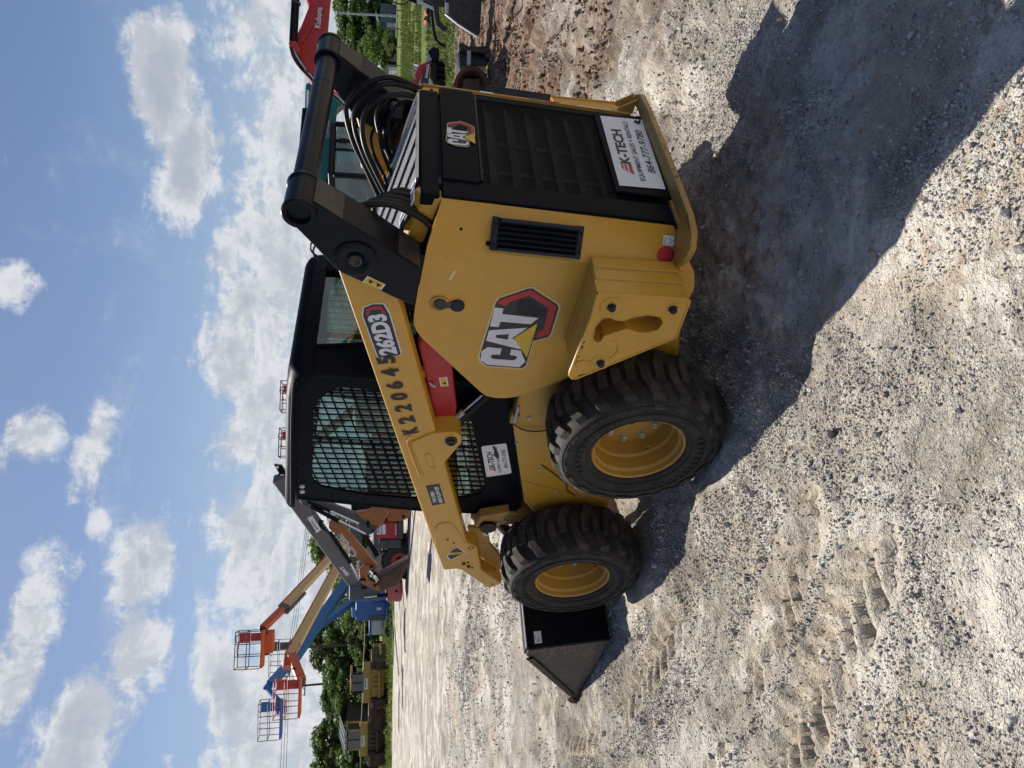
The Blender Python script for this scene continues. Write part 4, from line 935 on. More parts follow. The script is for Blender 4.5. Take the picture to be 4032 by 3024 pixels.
# --- hoses over the hood
def hose(pts, r, nm='hydraulic_hose', m=HOSE, k=7): return MB().tube(smooth_path(pts, k), r, 10).build(nm, m, LO)
hose([(-.93, -.44, 1.42), (-1.005, -.40, 1.53), (-1.035, -.39, 1.65), (-.985, -.38, 1.755), (-.90, -.375, 1.818), (-.83, -.37, 1.822), (-.713, -.36, 1.785), (-.63, -.35, 1.742), (-.50, -.33, 1.675), (-.36, -.31, 1.60)], .0125)
hose([(-.93, -.43, 1.42), (-1.00, -.385, 1.54), (-1.015, -.37, 1.65), (-.965, -.36, 1.735), (-.88, -.355, 1.785), (-.80, -.35, 1.785), (-.70, -.34, 1.75), (-.60, -.33, 1.70), (-.46, -.31, 1.62)], .0115)
hose([(-.92, -.42, 1.42), (-.975, -.36, 1.56), (-.975, -.34, 1.655), (-.92, -.33, 1.725), (-.84, -.32, 1.75), (-.74, -.31, 1.735), (-.62, -.30, 1.68), (-.50, -.28, 1.61)], .012)
hose([(-.90, -.46, 1.44), (-.95, -.43, 1.56), (-.93, -.42, 1.64), (-.85, -.41, 1.69), (-.75, -.40, 1.67), (-.62, -.36, 1.60), (-.52, -.30, 1.56)], .011)
hose([(-.88, -.46, 1.44), (-.925, -.42, 1.54), (-.90, -.41, 1.60), (-.83, -.40, 1.635), (-.74, -.38, 1.62), (-.63, -.34, 1.575)], .010)
hose([(-.86, -.47, 1.52), (-.80, -.43, 1.60), (-.72, -.40, 1.62), (-.62, -.34, 1.58), (-.55, -.28, 1.55)], .009)
hose([(-.84, -.47, 1.56), (-.78, -.42, 1.66), (-.70, -.38, 1.66), (-.60, -.30, 1.60)], .008, m=BLK)
hose([(-.83, -.46, 1.60), (-.76, -.42, 1.70), (-.68, -.38, 1.70), (-.58, -.30, 1.63), (-.48, -.26, 1.60)], .008, m=BLK)
cl = MB().plate([(-.655, -.375, 1.765), (-.585, -.372, 1.745), (-.560, -.372, 1.655), (-.628, -.375, 1.665)], (0, 1, 0), .012).build('hose_clamp', STEEL, LO, bevel=.004)
for z in (1.725, 1.695): MB().disc((-.612, -.359, z), .014, .006, 'y', 14).build('clamp_bolt', DUSTB, cl)
for i, (yy, zz, rr_) in enumerate(((.44, .01, .0135), (.415, -.02, .013), (.385, -.045, .0125), (.35, -.075, .012), (.32, -.105, .011))):
    hose([(-.80, yy+.08, 1.38), (-.885, yy+.01, 1.45+zz*.3), (-.935-zz*.1, yy, 1.54+zz*.4), (-.955-zz*.1, yy, 1.635+zz*.6), (-.925-zz*.1, yy+.01, 1.735+zz), (-.86, yy+.02, 1.775+zz), (-.78, yy+.03, 1.74+zz)], rr_)
hose([(-.70, .46, 1.43), (-.745, .45, 1.50), (-.79, .44, 1.55), (-.85, .42, 1.56), (-.90, .40, 1.53)], .010, m=PLAS)
MB().box(-.90, -.84, -.45, -.40, 1.57, 1.63).build('hose_block', DUSTB, LO, bevel=.008)
MB().box(-.80, -.76, -.43, -.38, 1.62, 1.66).build('hose_fitting', BLK, LO, bevel=.008)
MB().prism([(-.95, 1.43), (-.90, 1.60), (-.78, 1.66), (-.50, 1.62), (-.40, 1.50), (-.40, 1.43)], -.445, -.435).build('right_inner_guard', BLK, LO)
MB().prism([(-.80, 1.52), (-.45, 1.66), (-.10, 1.74), (.0, 1.4), (-.6, 1.4)], -.46, -.45).build('rear_riser', YEL, LO)
for (x0, z0, x1, z1) in ((-.80, 1.84, -.70, 1.93), (-.78, 1.83, -.69, 1.89)):
    hose([(x0-.03, .50, z0+.005), (x0, .50, z0+.045), (x0+.05, .50, z0+.050), (x0+.09, .50, z0)], .0035, 'thin_line', BLK, 5)
# --- cab
win = [(.27, 1.896), (.20, 1.868), (.135, 1.825), (.104, 1.776), (.104, 1.70), (.12, 1.55), (.16, 1.30), (.20, 1.19), (.31, 1.118), (.88, .955), (.94, .968), (.985, 1.05), (1.02, 1.38), (1.00, 1.62), (.935, 1.86), (.88, 1.903), (.78, 1.911)]
outl = [(1.068, 1.995), (1.115, 1.63), (1.148, 1.29), (1.155, .95), (1.13, .74), (1.06, .715), (.20, .935), (.02, .98), (.02, 1.93), (.05, 1.975), (.40, 1.99)]
if area(win)*area(outl) > 0: win_h = win[::-1]
else: win_h = win
for s in (1, -1):
    pl_ = MB().prism(keyhole(outl, win_h), s*.42, s*.405).build('cab_side', CABM, LO, angle=30)
    # guard screen of flat bars
    scr = MB()
    def inside(x, z, poly):
        c = False; j = len(poly)-1
        for i in range(len(poly)):
            (xi, zi), (xj, zj) = poly[i], poly[j]
            if (zi > z) != (zj > z) and x < (xj-xi)*(z-zi)/(zj-zi)+xi: c = not c
            j = i
        return c
    def clip(p, d, poly):
        ts = np.linspace(-2, 2, 1600); ins = [inside(p[0]+d[0]*t, p[1]+d[1]*t, poly) for t in ts]
        k = [t for t, i in zip(ts, ins) if i]
        return (k[0], k[-1]) if k else None
    bars = []
    for k in range(21):
        r = clip((.115+.0455*k, 1.4), (.045, 1), win)
        if r: bars.append(((.115+.0455*k, 1.4), (.045, 1), r))
    for k in range(25):
        r = clip((.5, .93+.053*k), (1, -.28), win)
        if r: bars.append(((.5, .93+.053*k), (1, -.28), r))
    hold = None
    for (p0, d, r) in bars:
        A = Vector((p0[0]+d[0]*(r[0]-.01), s*.4135, p0[1]+d[1]*(r[0]-.01))); B = Vector((p0[0]+d[0]*(r[1]+.01), s*.4135, p0[1]+d[1]*(r[1]+.01)))
        MB().beam(A, B, .006, .0066 if s > 0 else .0026).build('screen_bar', CABM, pl_)
    MB().prism([(x, z) for x, z in win], s*.402, s*.399).build('side_glass', CGLASS, LO)
    MB().box(.548, .575, s*.398, s*.380, 1.0, 1.90).build('sliding_window_post', CABM, pl_)
    for (x, z) in ((.30, 1.945), (.43, 1.93), (.74, 1.955), (1.02, 1.80), (1.06, 1.62), (1.08, 1.40), (.06, 1.72), (.06, 1.58)):
        MB().sphere((x, s*.421, z), .008, 8, 4, (1, .4, 1)).build('cab_bolt', CABM, pl_)
    for x in (.935, .985):
        MB().lathe([(.017, 0), (.016, .008*s), (.011, .011*s), (0, .011*s)], (x, s*.42, 1.962), 'y', 6).build('roof_bolt', STEEL, pl_, angle=20)
def round_sec(hw, z0, z1, r, n=6):
    return [(-hw, z0)]+[(-hw+r-r*math.cos(w), z1-r+r*math.sin(w)) for w in np.linspace(0, math.pi/2, n)]+[(hw-r+r*math.cos(w), z1-r+r*math.sin(w)) for w in np.linspace(math.pi/2, 0, n)]+[(hw, z0)]
st_ = [(-.012, .405, 1.90, 1.962, .055), (.006, .425, 1.90, 1.998, .075), (.035, .432, 1.90, 2.012, .085), (.10, .436, 1.93, 2.020, .080), (.20, .438, 1.965, 2.026, .050), (1.06, .440, 2.000, 2.058, .045), (1.115, .438, 2.003, 2.058, .045), (1.140, .432, 2.008, 2.046, .030), (1.146, .425, 2.012, 2.034, .015)]
rf = MB(); secs = [[(x, y, z) for y, z in round_sec(hw, z0, z1, r)] for x, hw, z0, z1, r in st_]; n_s = len(secs[0])
rf.add([q for s_ in secs for q in s_], [(i*n_s+k, i*n_s+(k+1) % n_s, (i+1)*n_s+(k+1) % n_s, (i+1)*n_s+k) for i in range(len(secs)-1) for k in range(n_s)]+[tuple(range(n_s)), tuple(range(len(secs)*n_s-1, (len(secs)-1)*n_s-1, -1))])
rf.build('cab_roof', CABM, LO, angle=50)
rear_o = round_sec(.425, .95, 1.985, .11, 7); rear_h = [(-.29+.10-.10*math.cos(w), 1.968-.10+.10*math.sin(w)) for w in np.linspace(0, math.pi/2, 6)]+[(.268-.055+.055*math.cos(w), 1.968-.055+.055*math.sin(w)) for w in np.linspace(math.pi/2, 0, 6)]+[(.20, 1.50), (.12, 1.40), (-.20, 1.40), (-.29, 1.50)]
if area(rear_h)*area(rear_o) > 0: rear_h = rear_h[::-1]
rw_ = MB().prism(keyhole(rear_o, rear_h), .0, .03, 'x').build('cab_rear', CABM, LO, angle=30)
MB().prism(rear_h, .012, .016, 'x').build('rear_window_glass', GLASS, LO)
MB().tube([(-.006, y, z) for y, z in rear_h+rear_h[:1]], .0075, 8, caps=False).build('window_trim', CABM, rw_)
for s in (1, -1):
    MB().tube(smooth_path([(.012, s*.418, 1.0), (.012, s*.420, 1.5), (.012, s*.416, 1.88)], 4), .022, 12).build('corner_post', CABM, LO)
MB().tube(smooth_path([(.06, .432, 1.972), (.14, .438, 1.985), (.55, .441, 2.003), (1.10, .440, 2.018)], 6), .009, 8).build('roof_gutter', CABM, LO)
MB().tube([(-.012, -.30, 1.978), (-.012, .36, 1.972)], .006, 6).build('rear_gutter', CABM, LO)
MB().box(.05, 1.05, -.40, .40, 1.945, 1.960).build('headliner', PLAS, LO)
fd = MB(); 
for y0, y1 in ((-.42, -.36), (.36, .42)): fd.prism([(1.068, 1.99), (1.150, 1.29), (1.155, .75), (1.115, .75), (1.11, 1.29), (1.03, 1.99)], y0, y1)
fd.box(1.03, 1.075, -.36, .36, 1.93, 1.99); fd.box(1.11, 1.155, -.36, .36, .72, .85)
fdo = fd.build('front_door', CABM, LO, bevel=.004)
MB().add([(1.055, -.36, 1.93), (1.055, .36, 1.93), (1.135, .36, .85), (1.135, -.36, .85)], [(0, 1, 2, 3)]).build('door_glass', CGLASS, fdo)
MB().tube([(1.17, .10, .95), (1.12, -.05, 1.75)], .008, 6).build('wiper_arm', BLK, fdo)
MB().prism([(.03, 1.0), (.03, 1.12), (.20, 1.0), (1.1, .78), (1.1, .70), (.2, .90)], -.40, .40).build('cab_floor', DARK, LO)
MB().prism([(.08, 1.02), (.10, 1.40), (.16, 1.42), (.20, 1.38), (.20, 1.10), (.58, 1.08), (.60, 1.02), (.50, .95)], -.24, .24).build('seat', SEAT, LO, bevel=.03, seg=3)
for y in (-.30, .30):
    MB().box(.24, .60, y-.03, y+.03, 1.14, 1.19).build('armrest', SEAT, LO, bevel=.012)
    MB().tube([(.57, y, 1.18), (.60, y, 1.31)], .020, 10).build('joystick', PLAS, LO)
MB().box(.98, 1.03, -.40, -.33, 1.45, 1.80).build('display_post', PLAS, LO, bevel=.01)
MB().tube([(.14, .02, 1.935), (.20, .0, 1.88)], .022, 12).build('dome_lamp', PLAS, LO)
# bracket and lamp stubs on the roof
MB().prism([(1.02, 2.05), (1.06, 2.10), (1.14, 2.055)], .0, .02).build('lamp_bracket', BLK, LO)
# dealer's sticker on the lower cab side
tl, tr, brr, bl_ = Vector((.775, .4206, .966)), Vector((.500, .4206, 1.039)), Vector((.462, .4206, .911)), Vector((.728, .4206, .832))
def PK(u, v, o=.0): return bl_.lerp(brr, u).lerp(tl.lerp(tr, u), v)+Vector((0, .0012+o, 0))
rc = []
for (u, v, a0) in ((.05, .93, 90), (.95, .93, 0), (.95, .07, -90), (.05, .07, 180)):
    for w in (90, 60, 30, 0): rc.append((u+.05*math.cos(rad(a0+w)), v+.07*math.sin(rad(a0+w))))
ks = MB().plate([PK(u, v)-Vector((0, .0009, 0)) for u, v in rc], (0, 1, 0), .0006).build('cab_sticker', WHT, LO)
ktech(ks, lambda u, v: PK(u, v), 1)
MB().plate([PK(.55, .40, .001), PK(.66, .36, .001), PK(.80, .40, .001), PK(.97, .47, .001), PK(.97, .57, .001), PK(.80, .52, .001), PK(.70, .58, .001), PK(.60, .50, .001)], (0, 1, 0), .0004).build('sticker_tear', INK, ks)

# --- coupler and bucket
cp = MB().prism([(1.62, .18), (1.72, .16), (1.86, .52), (1.80, .60), (1.70, .58)], -.56, .56).build('quick_coupler', YELD, LO, bevel=.01)
for s in (1, -1):
    MB().tube([(1.15, s*.36, .92), (1.74, s*.30, .56)], .036, 16).build('tilt_cylinder', BLK, LO)
    MB().tube([(1.45, s*.33, .74), (1.78, s*.30, .54)], .020, 12).build('tilt_rod', CHR, LO)
MB().prism([(1.12, .60), (1.22, .60), (1.25, .95), (1.17, 1.0), (1.10, .9)], -.44, .44).build('front_frame', YELD, LO, bevel=.008)
MB().prism([(1.00, .80), (1.16, .83), (1.17, .98), (1.06, .96)], .44, .50).build('step_bracket', YELD, LO, bevel=.006)
MB().box(1.10, 1.115, .46, .50, .80, .95).build('bracket_strip', STEEL, LO)
MB().tube([(1.15, .40, .90), (1.15, .52, .90)], .05, 18).build('front_pivot', BLK, LO)
def bucket():
    th = .012
    MB().beam((1.943, -.90, .546), (1.943, .90, .546), .006, .004).build('worn_top_edge', STEEL, LO)
    bk = MB().prism([(1.945, .535), (1.968, .535), (1.825, .055), (1.80, .045)], -.905, .905).build('bucket', DUSTB if False else BLK, LO, bevel=.003)
    MB().prism([(1.80, .030), (1.80, .048), (2.60, .020), (2.82, .004), (2.82, -.006), (2.60, .003)], -.905, .905).build('bucket_floor', BLK, bk)
    MB().prism([(2.60, -.010), (2.60, .024), (2.84, .004), (2.84, -.012)], -.915, .915).build('cutting_edge', RUST, bk, bevel=.002)
    sd = [(1.955, .532), (1.800, .030), (2.62, .004), (2.82, .004), (2.78, .030), (2.055, .510), (2.02, .532)]
    for s in (1, -1):
        MB().prism(sd, s*.915, s*.903).build('bucket_side', SIDEM, bk, bevel=.002)
        MB().prism([(2.065, .523), (2.045, .478), (2.72, .028), (2.80, .022)], s*.929, s*.9155).build('side_wear_bar', BLK, bk, bevel=.004)
        MB().prism([(2.70, .062), (2.80, .010), (2.86, -.008), (2.845, .030), (2.78, .075)], s*.938, s*.890).build('corner_wear_piece', RUST, bk, bevel=.003)
    MB().box(1.93, 2.03, -.905, .905, .528, .545).build('bucket_top_lip', BLK, bk, bevel=.003)
    n = Vector((-.955, 0, .297)); q = [Vector((1.9325, .80, .490)), Vector((1.9195, .80, .445)), Vector((1.9195, .88, .445)), Vector((1.9325, .88, .490))]
    q = [Vector((x.x-.003, x.y, x.z)) for x in q]
    lab = MB().plate(q, n, .0008).build('bucket_label', WHT, bk)
    t_ = MB(); text_into(t_, 'WARNING', q[3].lerp(q[0], .12).lerp(q[1], .22)+n*.0012+Vector((0, -.0, 0)), (0, -1, 0), (.297, 0, .955), width=.03, height=.006, bold=.02, th=0.)
    for k in range(3): t_.plate([q[3].lerp(q[0], .1).lerp(q[2].lerp(q[1], .1), .40+.15*k)+n*.0012, q[3].lerp(q[0], .5).lerp(q[2].lerp(q[1], .5), .40+.15*k)+n*.0012, q[3].lerp(q[0], .5).lerp(q[2].lerp(q[1], .5), .44+.15*k)+n*.0012, q[3].lerp(q[0], .1).lerp(q[2].lerp(q[1], .1), .44+.15*k)+n*.0012], n, .0003)
    t_.build('label_print', INK, lab)
def side_mat():
    m = mat('scuffed_bucket_side', (.035, .032, .030), .55, dirt=.35, dirtcol=(.10, .075, .055), scale=6, var=.2)
    t = NT(m.node_tree); b = t.n['Principled BSDF']; v = t.new('ShaderNodeTexCoord').outputs['Object']
    mp = t.new('ShaderNodeMapping'); t.put(mp.inputs[0], v); mp.inputs['Scale'].default_value = (2.2, 1, 16); mp.inputs['Rotation'].default_value = (0, .5, 0)
    scr = t.maprange(t.noise(mp.outputs[0], 5, 6, .75, 1.2), .52, .62); low = t.maprange(t.noise(v, 2.1, 3), .42, .62)
    old = b.inputs['Base Color'].links[0].from_socket
    t.put(b.inputs['Base Color'], t.mix(t.math('MULTIPLY', t.math('MULTIPLY', scr, low), .9), old, (.34, .27, .20))); return m
SIDEM = side_mat()
bucket()
# ================================================================ background
VRH = -LH; UP = Vector((0, 0, 1))
def a7(x, y, d): return at(900+x/2.765, 1900+y/2.765, d)
def a8(x, y, d): return at(900+x/2.659, 2400+y/2.659, d)
def a1(x, y, d): return at(1000+x/1.843, y/1.843, d)
def hit(px, py):
    """where the ray of a pixel meets the ground"""
    d = (VF + VR*((3024-py-1512)/FPX) - VU*((px-2016)/FPX)); t = 1.0
    while t < 400:
        p = CAM+d*t
        if p.z < float(height(p.x, p.y)): return Vector((p.x, p.y, float(height(p.x, p.y))))
        t *= 1.004
    return CAM+d*200
def ground_at(p): return Vector((p.x, p.y, float(height(p.x, p.y))))
ORANGE = mat('orange_paint', (.50, .085, .028), .5, dirt=.3, dirtcol=(.16, .06, .04), var=.1)
CREAM = mat('cream_paint', (.52, .40, .22), .5, dirt=.35, dirtcol=(.25, .17, .09), var=.1, scale=1.5)
BLUE = mat('blue_paint', (.018, .12, .42), .45, dirt=.2, dirtcol=(.05, .09, .16), var=.1)
LRED = mat('red_paint', (.42, .03, .03), .45, dirt=.25, dirtcol=(.2, .07, .05), var=.1)
PALERED = mat('faded_red_paint', (.45, .11, .10), .55, dirt=.3, var=.1)
GREY = mat('grey_boom_paint', (.085, .085, .095), .5, dirt=.25, dirtcol=(.12, .10, .09), var=.1, scale=1.5)
TEAL = mat('teal_paint', (.006, .16, .155), .4, dirt=.15, dirtcol=(.04, .09, .08), var=.12)
CASEO = mat('backhoe_orange_paint', (.36, .135, .045), .55, dirt=.5, dirtcol=(.15, .075, .035), var=.15)
DOZY = mat('dozer_yellow', (.50, .30, .06), .5, dirt=.45, dirtcol=(.20, .12, .05), var=.12, scale=2)
TRACK = mat('track_steel', (.10, .065, .045), .75, dirt=.5, dirtcol=(.16, .10, .065), var=.2, scale=3)
BTYRE = mat('far_tyre', (.028, .026, .024), .85, dirt=.4, dirtcol=(.09, .07, .055), scale=4)
WOOD = mat('weathered_pole', (.11, .09, .075), .9, var=.2, scale=2, bump=.3, bscale=8)
SHEDB = mat('blue_sheet_metal', (.10, .165, .24), .6, var=.06, dirt=.15)
SHEDW = mat('white_sheet_metal', (.50, .53, .56), .5, var=.05, dirt=.15)
ROOFG = mat('grey_roof_sheet', (.10, .12, .135), .85, spec=.15, var=.08)
WIREM = mat('wire', (.05, .05, .055), .6)
BARK = mat('bark', (.085, .065, .05), .9, var=.2, scale=3)
def leaf_mat(name, c0, c1):
    m = bpy.data.materials.new(name); m.use_nodes = True; t = NT(m.node_tree); b = t.n['Principled BSDF']
    g = t.new('ShaderNodeNewGeometry'); oi = t.new('ShaderNodeObjectInfo'); tc = t.new('ShaderNodeTexCoord')
    n = t.noise(tc.outputs['Object'], .7, 3, .6)
    c = t.mix(t.maprange(t.math('ADD', t.math('MULTIPLY', n, .7), t.math('MULTIPLY', g.outputs['Random Per Island'], .45)), .35, .85), c0, c1)
    c = t.mix(t.math('MULTIPLY', oi.outputs['Random'], .4), c, (.07, .11, .035))
    t.l.new(c, b.inputs['Base Color']); b.inputs['Roughness'].default_value = .6; b.inputs['Specular IOR Level'].default_value = .3
    tl = t.new('ShaderNodeBsdfTranslucent'); t.l.new(t.mix(.5, c, (.14, .22, .03)), tl.inputs[0])
    mx = t.new('ShaderNodeMixShader'); mx.inputs[0].default_value = .38
    t.l.new(b.outputs[0], mx.inputs[1]); t.l.new(tl.outputs[0], mx.inputs[2]); t.l.new(mx.outputs[0], t.n['Material Output'].inputs[0]); return m
LEAF = [leaf_mat('leaf_green', (.075, .125, .040), (.175, .245, .085)), leaf_mat('leaf_olive', (.085, .12, .045), (.20, .245, .095)), leaf_mat('leaf_bright', (.10, .17, .040), (.23, .31, .08))]

# ---------------------------------------------------------------- trees
def tree_data(seed, H, Rx, low, nclump, nleaf, ls):
    rs = np.random.RandomState(seed); mb = MB()
    mb.tube([(0, 0, -.3), (rs.uniform(-.1, .1), rs.uniform(-.1, .1), H*.3), (rs.uniform(-.3, .3), rs.uniform(-.3, .3), H*.62), (rs.uniform(-.4, .4), rs.uniform(-.4, .4), H*.9)], [H*.022, H*.017, H*.010, H*.003], 8)
    V = []; 
    for k in range(nclump):
        while True:
            q = rs.uniform(-1, 1, 3)
            if .25 < np.linalg.norm(q) < 1: break
        zz = low+(H-low)*(.5+.5*q[2]); f = np.sin(np.pi*np.clip((zz-low)/(H-low), .06, .97))**.55
        c = np.array([q[0]*Rx*f, q[1]*Rx*f, zz]); r = rs.uniform(.5, 1.15)*Rx*.23
        if k % 3 == 0: mb.tube([(0, 0, max(low*.8, zz-.9*H*.25)), tuple(c*np.array([.5, .5, 1])-np.array([0, 0, .12*H*.4])), tuple(c)], [H*.007, H*.005, H*.0015], 5)
        n = int(nleaf*rs.uniform(.6, 1.4)); d = rs.normal(size=(n, 3)); d /= np.linalg.norm(d, axis=1)[:, None]
        p = c+d*(r*rs.rand(n, 1)**.45)*np.array([1.15, 1.15, .75])
        nn = d+rs.normal(size=(n, 3))*.7; nn /= np.linalg.norm(nn, axis=1)[:, None]
        e = np.cross(nn, rs.normal(size=(n, 3))); e /= np.linalg.norm(e, axis=1)[:, None]; g = np.cross(nn, e)
        s = ls*rs.uniform(.55, 1.25, (n, 1))
        V.append(np.stack([p-e*s*.5, p+g*s*.32, p+e*s*.5, p-g*s*.32], 1))
    V = np.concatenate(V).reshape(-1, 3); nq = len(V)//4
    me = bpy.data.meshes.new('crown'); me.vertices.add(len(V)); me.vertices.foreach_set('co', V.ravel())
    me.loops.add(nq*4); me.loops.foreach_set('vertex_index', np.arange(nq*4, dtype=np.int32)); me.polygons.add(nq)
    me.polygons.foreach_set('loop_start', np.arange(0, nq*4, 4, dtype=np.int32)); me.polygons.foreach_set('loop_total', np.full(nq, 4, dtype=np.int32)); me.update(calc_edges=True)
    return mb, me
TREES = []
for i, a in enumerate([(11, 9.5, 3.6, 1.2, 84, 95, .42), (23, 9.0, 4.1, .6, 92, 95, .42), (37, 10.5, 3.2, 1.6, 76, 95, .40), (41, 4.2, 2.7, .1, 60, 90, .32)]):
    mb, crown = tree_data(*a); tr = mb.build('trunk', BARK); C.objects.unlink(tr)
    TREES.append((tr.data, crown, a[1])); bpy.data.objects.remove(tr)
def tree(px, py, depth, top, var, leaf, label, group, name='broadleaf_tree', cat='tree', wide=1.):
    """px,py is where the foot stands; top is the picture row the crown reaches"""
    p = at(px, py, depth); b = ground_at(p); tp = at(top, py, depth)
    h = max(1.5, tp.z-b.z); td, cdm, H = TREES[var]; s = h/H
    o = thing(name, label, cat, b, group); o.scale = (s*wide, s*wide, s); o.rotation_euler = (0, 0, random.random()*6.28)
    for nm, me_, m_ in (('trunk', td, BARK), ('crown', cdm, LEAF[leaf])):
        c = bpy.data.objects.new(nm, me_); C.objects.link(c); c.parent = o
        if not me_.materials: me_.materials.append(m_)
        c.material_slots[0].link = 'OBJECT'; c.material_slots[0].material = m_
    return o
left_trees = [(1520, 2150, 66, 1215, 0, 2, 'bright leafed tree rising behind the grey lift boom'), (1515, 2330, 82, 1300, 1, 1, 'olive tree behind the blue boom lift base'),
    (1512, 2430, 88, 1330, 3, 0, 'low dark bush behind the lower blue boom'), (1512, 2495, 92, 1212, 0, 0, 'tall tree just right of the bare wooden pole'), (1512, 2580, 92, 1225, 2, 1, 'tall thin tree just left of the bare wooden pole'),
    (1512, 2650, 90, 1262, 1, 0, 'round tree between the two utility poles'), (1512, 2725, 92, 1258, 0, 1, 'tree whose crown surrounds the crossarm pole'), (1512, 2780, 86, 1380, 3, 2, 'low bright vine-like tree between the two bulldozers'),
    (1512, 2845, 96, 1262, 2, 0, 'slender tree above the gap between the bulldozers'), (1512, 2905, 96, 1222, 0, 1, 'tall tree behind the left bulldozer cab'), (1512, 2975, 90, 1330, 3, 0, 'dark bush left of the left bulldozer'), (1512, 3040, 96, 1210, 1, 0, 'tree cut by the left edge of the upright view'),
    (1516, 2450, 84, 1400, 3, 1, 'dense shrub under the lower blue boom'), (1516, 2560, 86, 1385, 3, 0, 'dense shrub around the foot of the bare pole'), (1516, 2660, 88, 1390, 1, 1, 'spreading shrub just right of the right bulldozer cab')]
for t_ in left_trees: tree(*t_[:4], t_[4], t_[5], t_[6], 'trees along the left edge of the lot', wide=1.3)
right_trees = [(1548, 25, 118, 1300, 1, 0, 'tree behind the blue shed at the frame edge'), (1548, 95, 122, 1318, 0, 1, 'tall tree behind the tall grey pole'), (1548, 150, 120, 1330, 2, 0, 'dark narrow tree left of the grey pole'), (1548, 205, 105, 1405, 1, 2, 'rounded bright tree in front of the white shed'),
    (1548, 250, 125, 1345, 0, 0, 'dark tree above the white roofed carport'), (1548, 310, 122, 1350, 1, 1, 'tree beside the black tower of the loader'), (1548, 370, 118, 1395, 3, 0, 'low tree left of the carport'), (1546, 165, 98, 1505, 3, 2, 'small light green shrub by the fence line'), (1545, 520, 110, 1365, 0, 1, 'tree seen under the cross tube, right of the teal cab mirror'), (1545, 590, 112, 1385, 1, 0, 'tree seen through the teal excavator cab glass'), (1545, 440, 112, 1400, 1, 0, 'tree hidden mostly by the hydraulic hoses')]
for t_ in right_trees: tree(*t_[:4], t_[4], t_[5], t_[6], 'trees beyond the right hand field', wide=1.35)
# ---------------------------------------------------------------- poles and wires
def pole(px0, py0, px1, py1, d, r, label, arm=False, m=WOOD):
    b = ground_at(at(px0, py0, d)); tp = at(px1, py1, d); o = thing('utility_pole', label, 'pole', b, 'utility poles')
    MB().tube([b-UP*.4, b.lerp(tp, .5), tp], [r, r*.85, r*.7], 12).build('shaft', m, o)
    if arm:
        c = b.lerp(tp, .965); MB().beam(c-VRH*1.15-FH*.3, c+VRH*1.15+FH*.3, .12, .14).build('crossarm', m, o)
        for k in (-1, -.35, .35, 1): MB().lathe([(.05, 0), (.07, .05), (.05, .1), (.06, .15), (.02, .2)], c+VRH*1.1*k+FH*.28*k+UP*.07, 'z', 8).build('insulator', GREY, o)
    return o
pole(1517, 2530, 1140, 2552, 86, .17, 'bare wooden utility pole behind the blue boom lift')
pole(1500, 2672, 1190, 2700, 95, .18, 'wooden utility pole with a crossarm near the orange basket', True)
pole(1556, 62, 1330, 51, 92, .14, 'tall grey pole in front of the blue shed', m=STEEL)
def wire(pts, label, r=.022):
    o = MB().tube(smooth_path(pts, 8), r, 5).build('overhead_wire', WIREM); tag(o, label, 'wire', 'overhead wires'); return o
for k, (x0, x1, x2) in enumerate(((540, 590, 690), (570, 615, 712), (600, 640, 735))):
    wire([a8(x0, 1720, 80), a8((x0+x1)/2, 1200, 81), a8(x1, 700, 82), a8(x2, 0, 84), a7(850+18*k, 420, 86), a7(900+18*k, 60, 88)], ['highest of the three long wires over the baskets', 'middle of the three long wires over the baskets', 'lowest of the three long wires over the baskets'][k])
wire([a8(700, 440, 86), a8(830, 560, 75), a8(970, 720, 66)], 'guy wire sloping from the bare pole to the trees', .012)
wire([a8(795, 690, 95), a8(860, 830, 84), a8(955, 1060, 74)], 'guy wire sloping from the crossarm pole', .012)
for k, x in enumerate((600, 640)): wire([a1(590+k*22, -40, 92), a1(597+k*22, 160, 92), a1(606+k*20, 300, 95), a1(612+k*40, 800, 110), a1(615+k*40, 1080, 115)], ['upper wire running right to the grey pole', 'lower wire running right to the grey pole'][k], .02)
wire([a8(1425, 0, 70), a8(1425, 330, 70), a8(1410, 600, 70), a8(1400, 1000, 70), a8(1390, 1200, 70), a8(1380, 1700, 70)], 'low cable strung in front of the trees behind the bulldozers', .045)
wire([a8(1262, 480, 72), a8(1270, 240, 72), a8(1275, 120, 72)], 'short cable strung across the dark trees right of the bare pole', .03)
o = MB().tube([a8(1340, 282, 70), a8(1590, 236, 70)], .05, 8).build('leaning_pipe', CREAM); tag(o, 'pale leaning pipe in front of dark bushes', 'pipe')

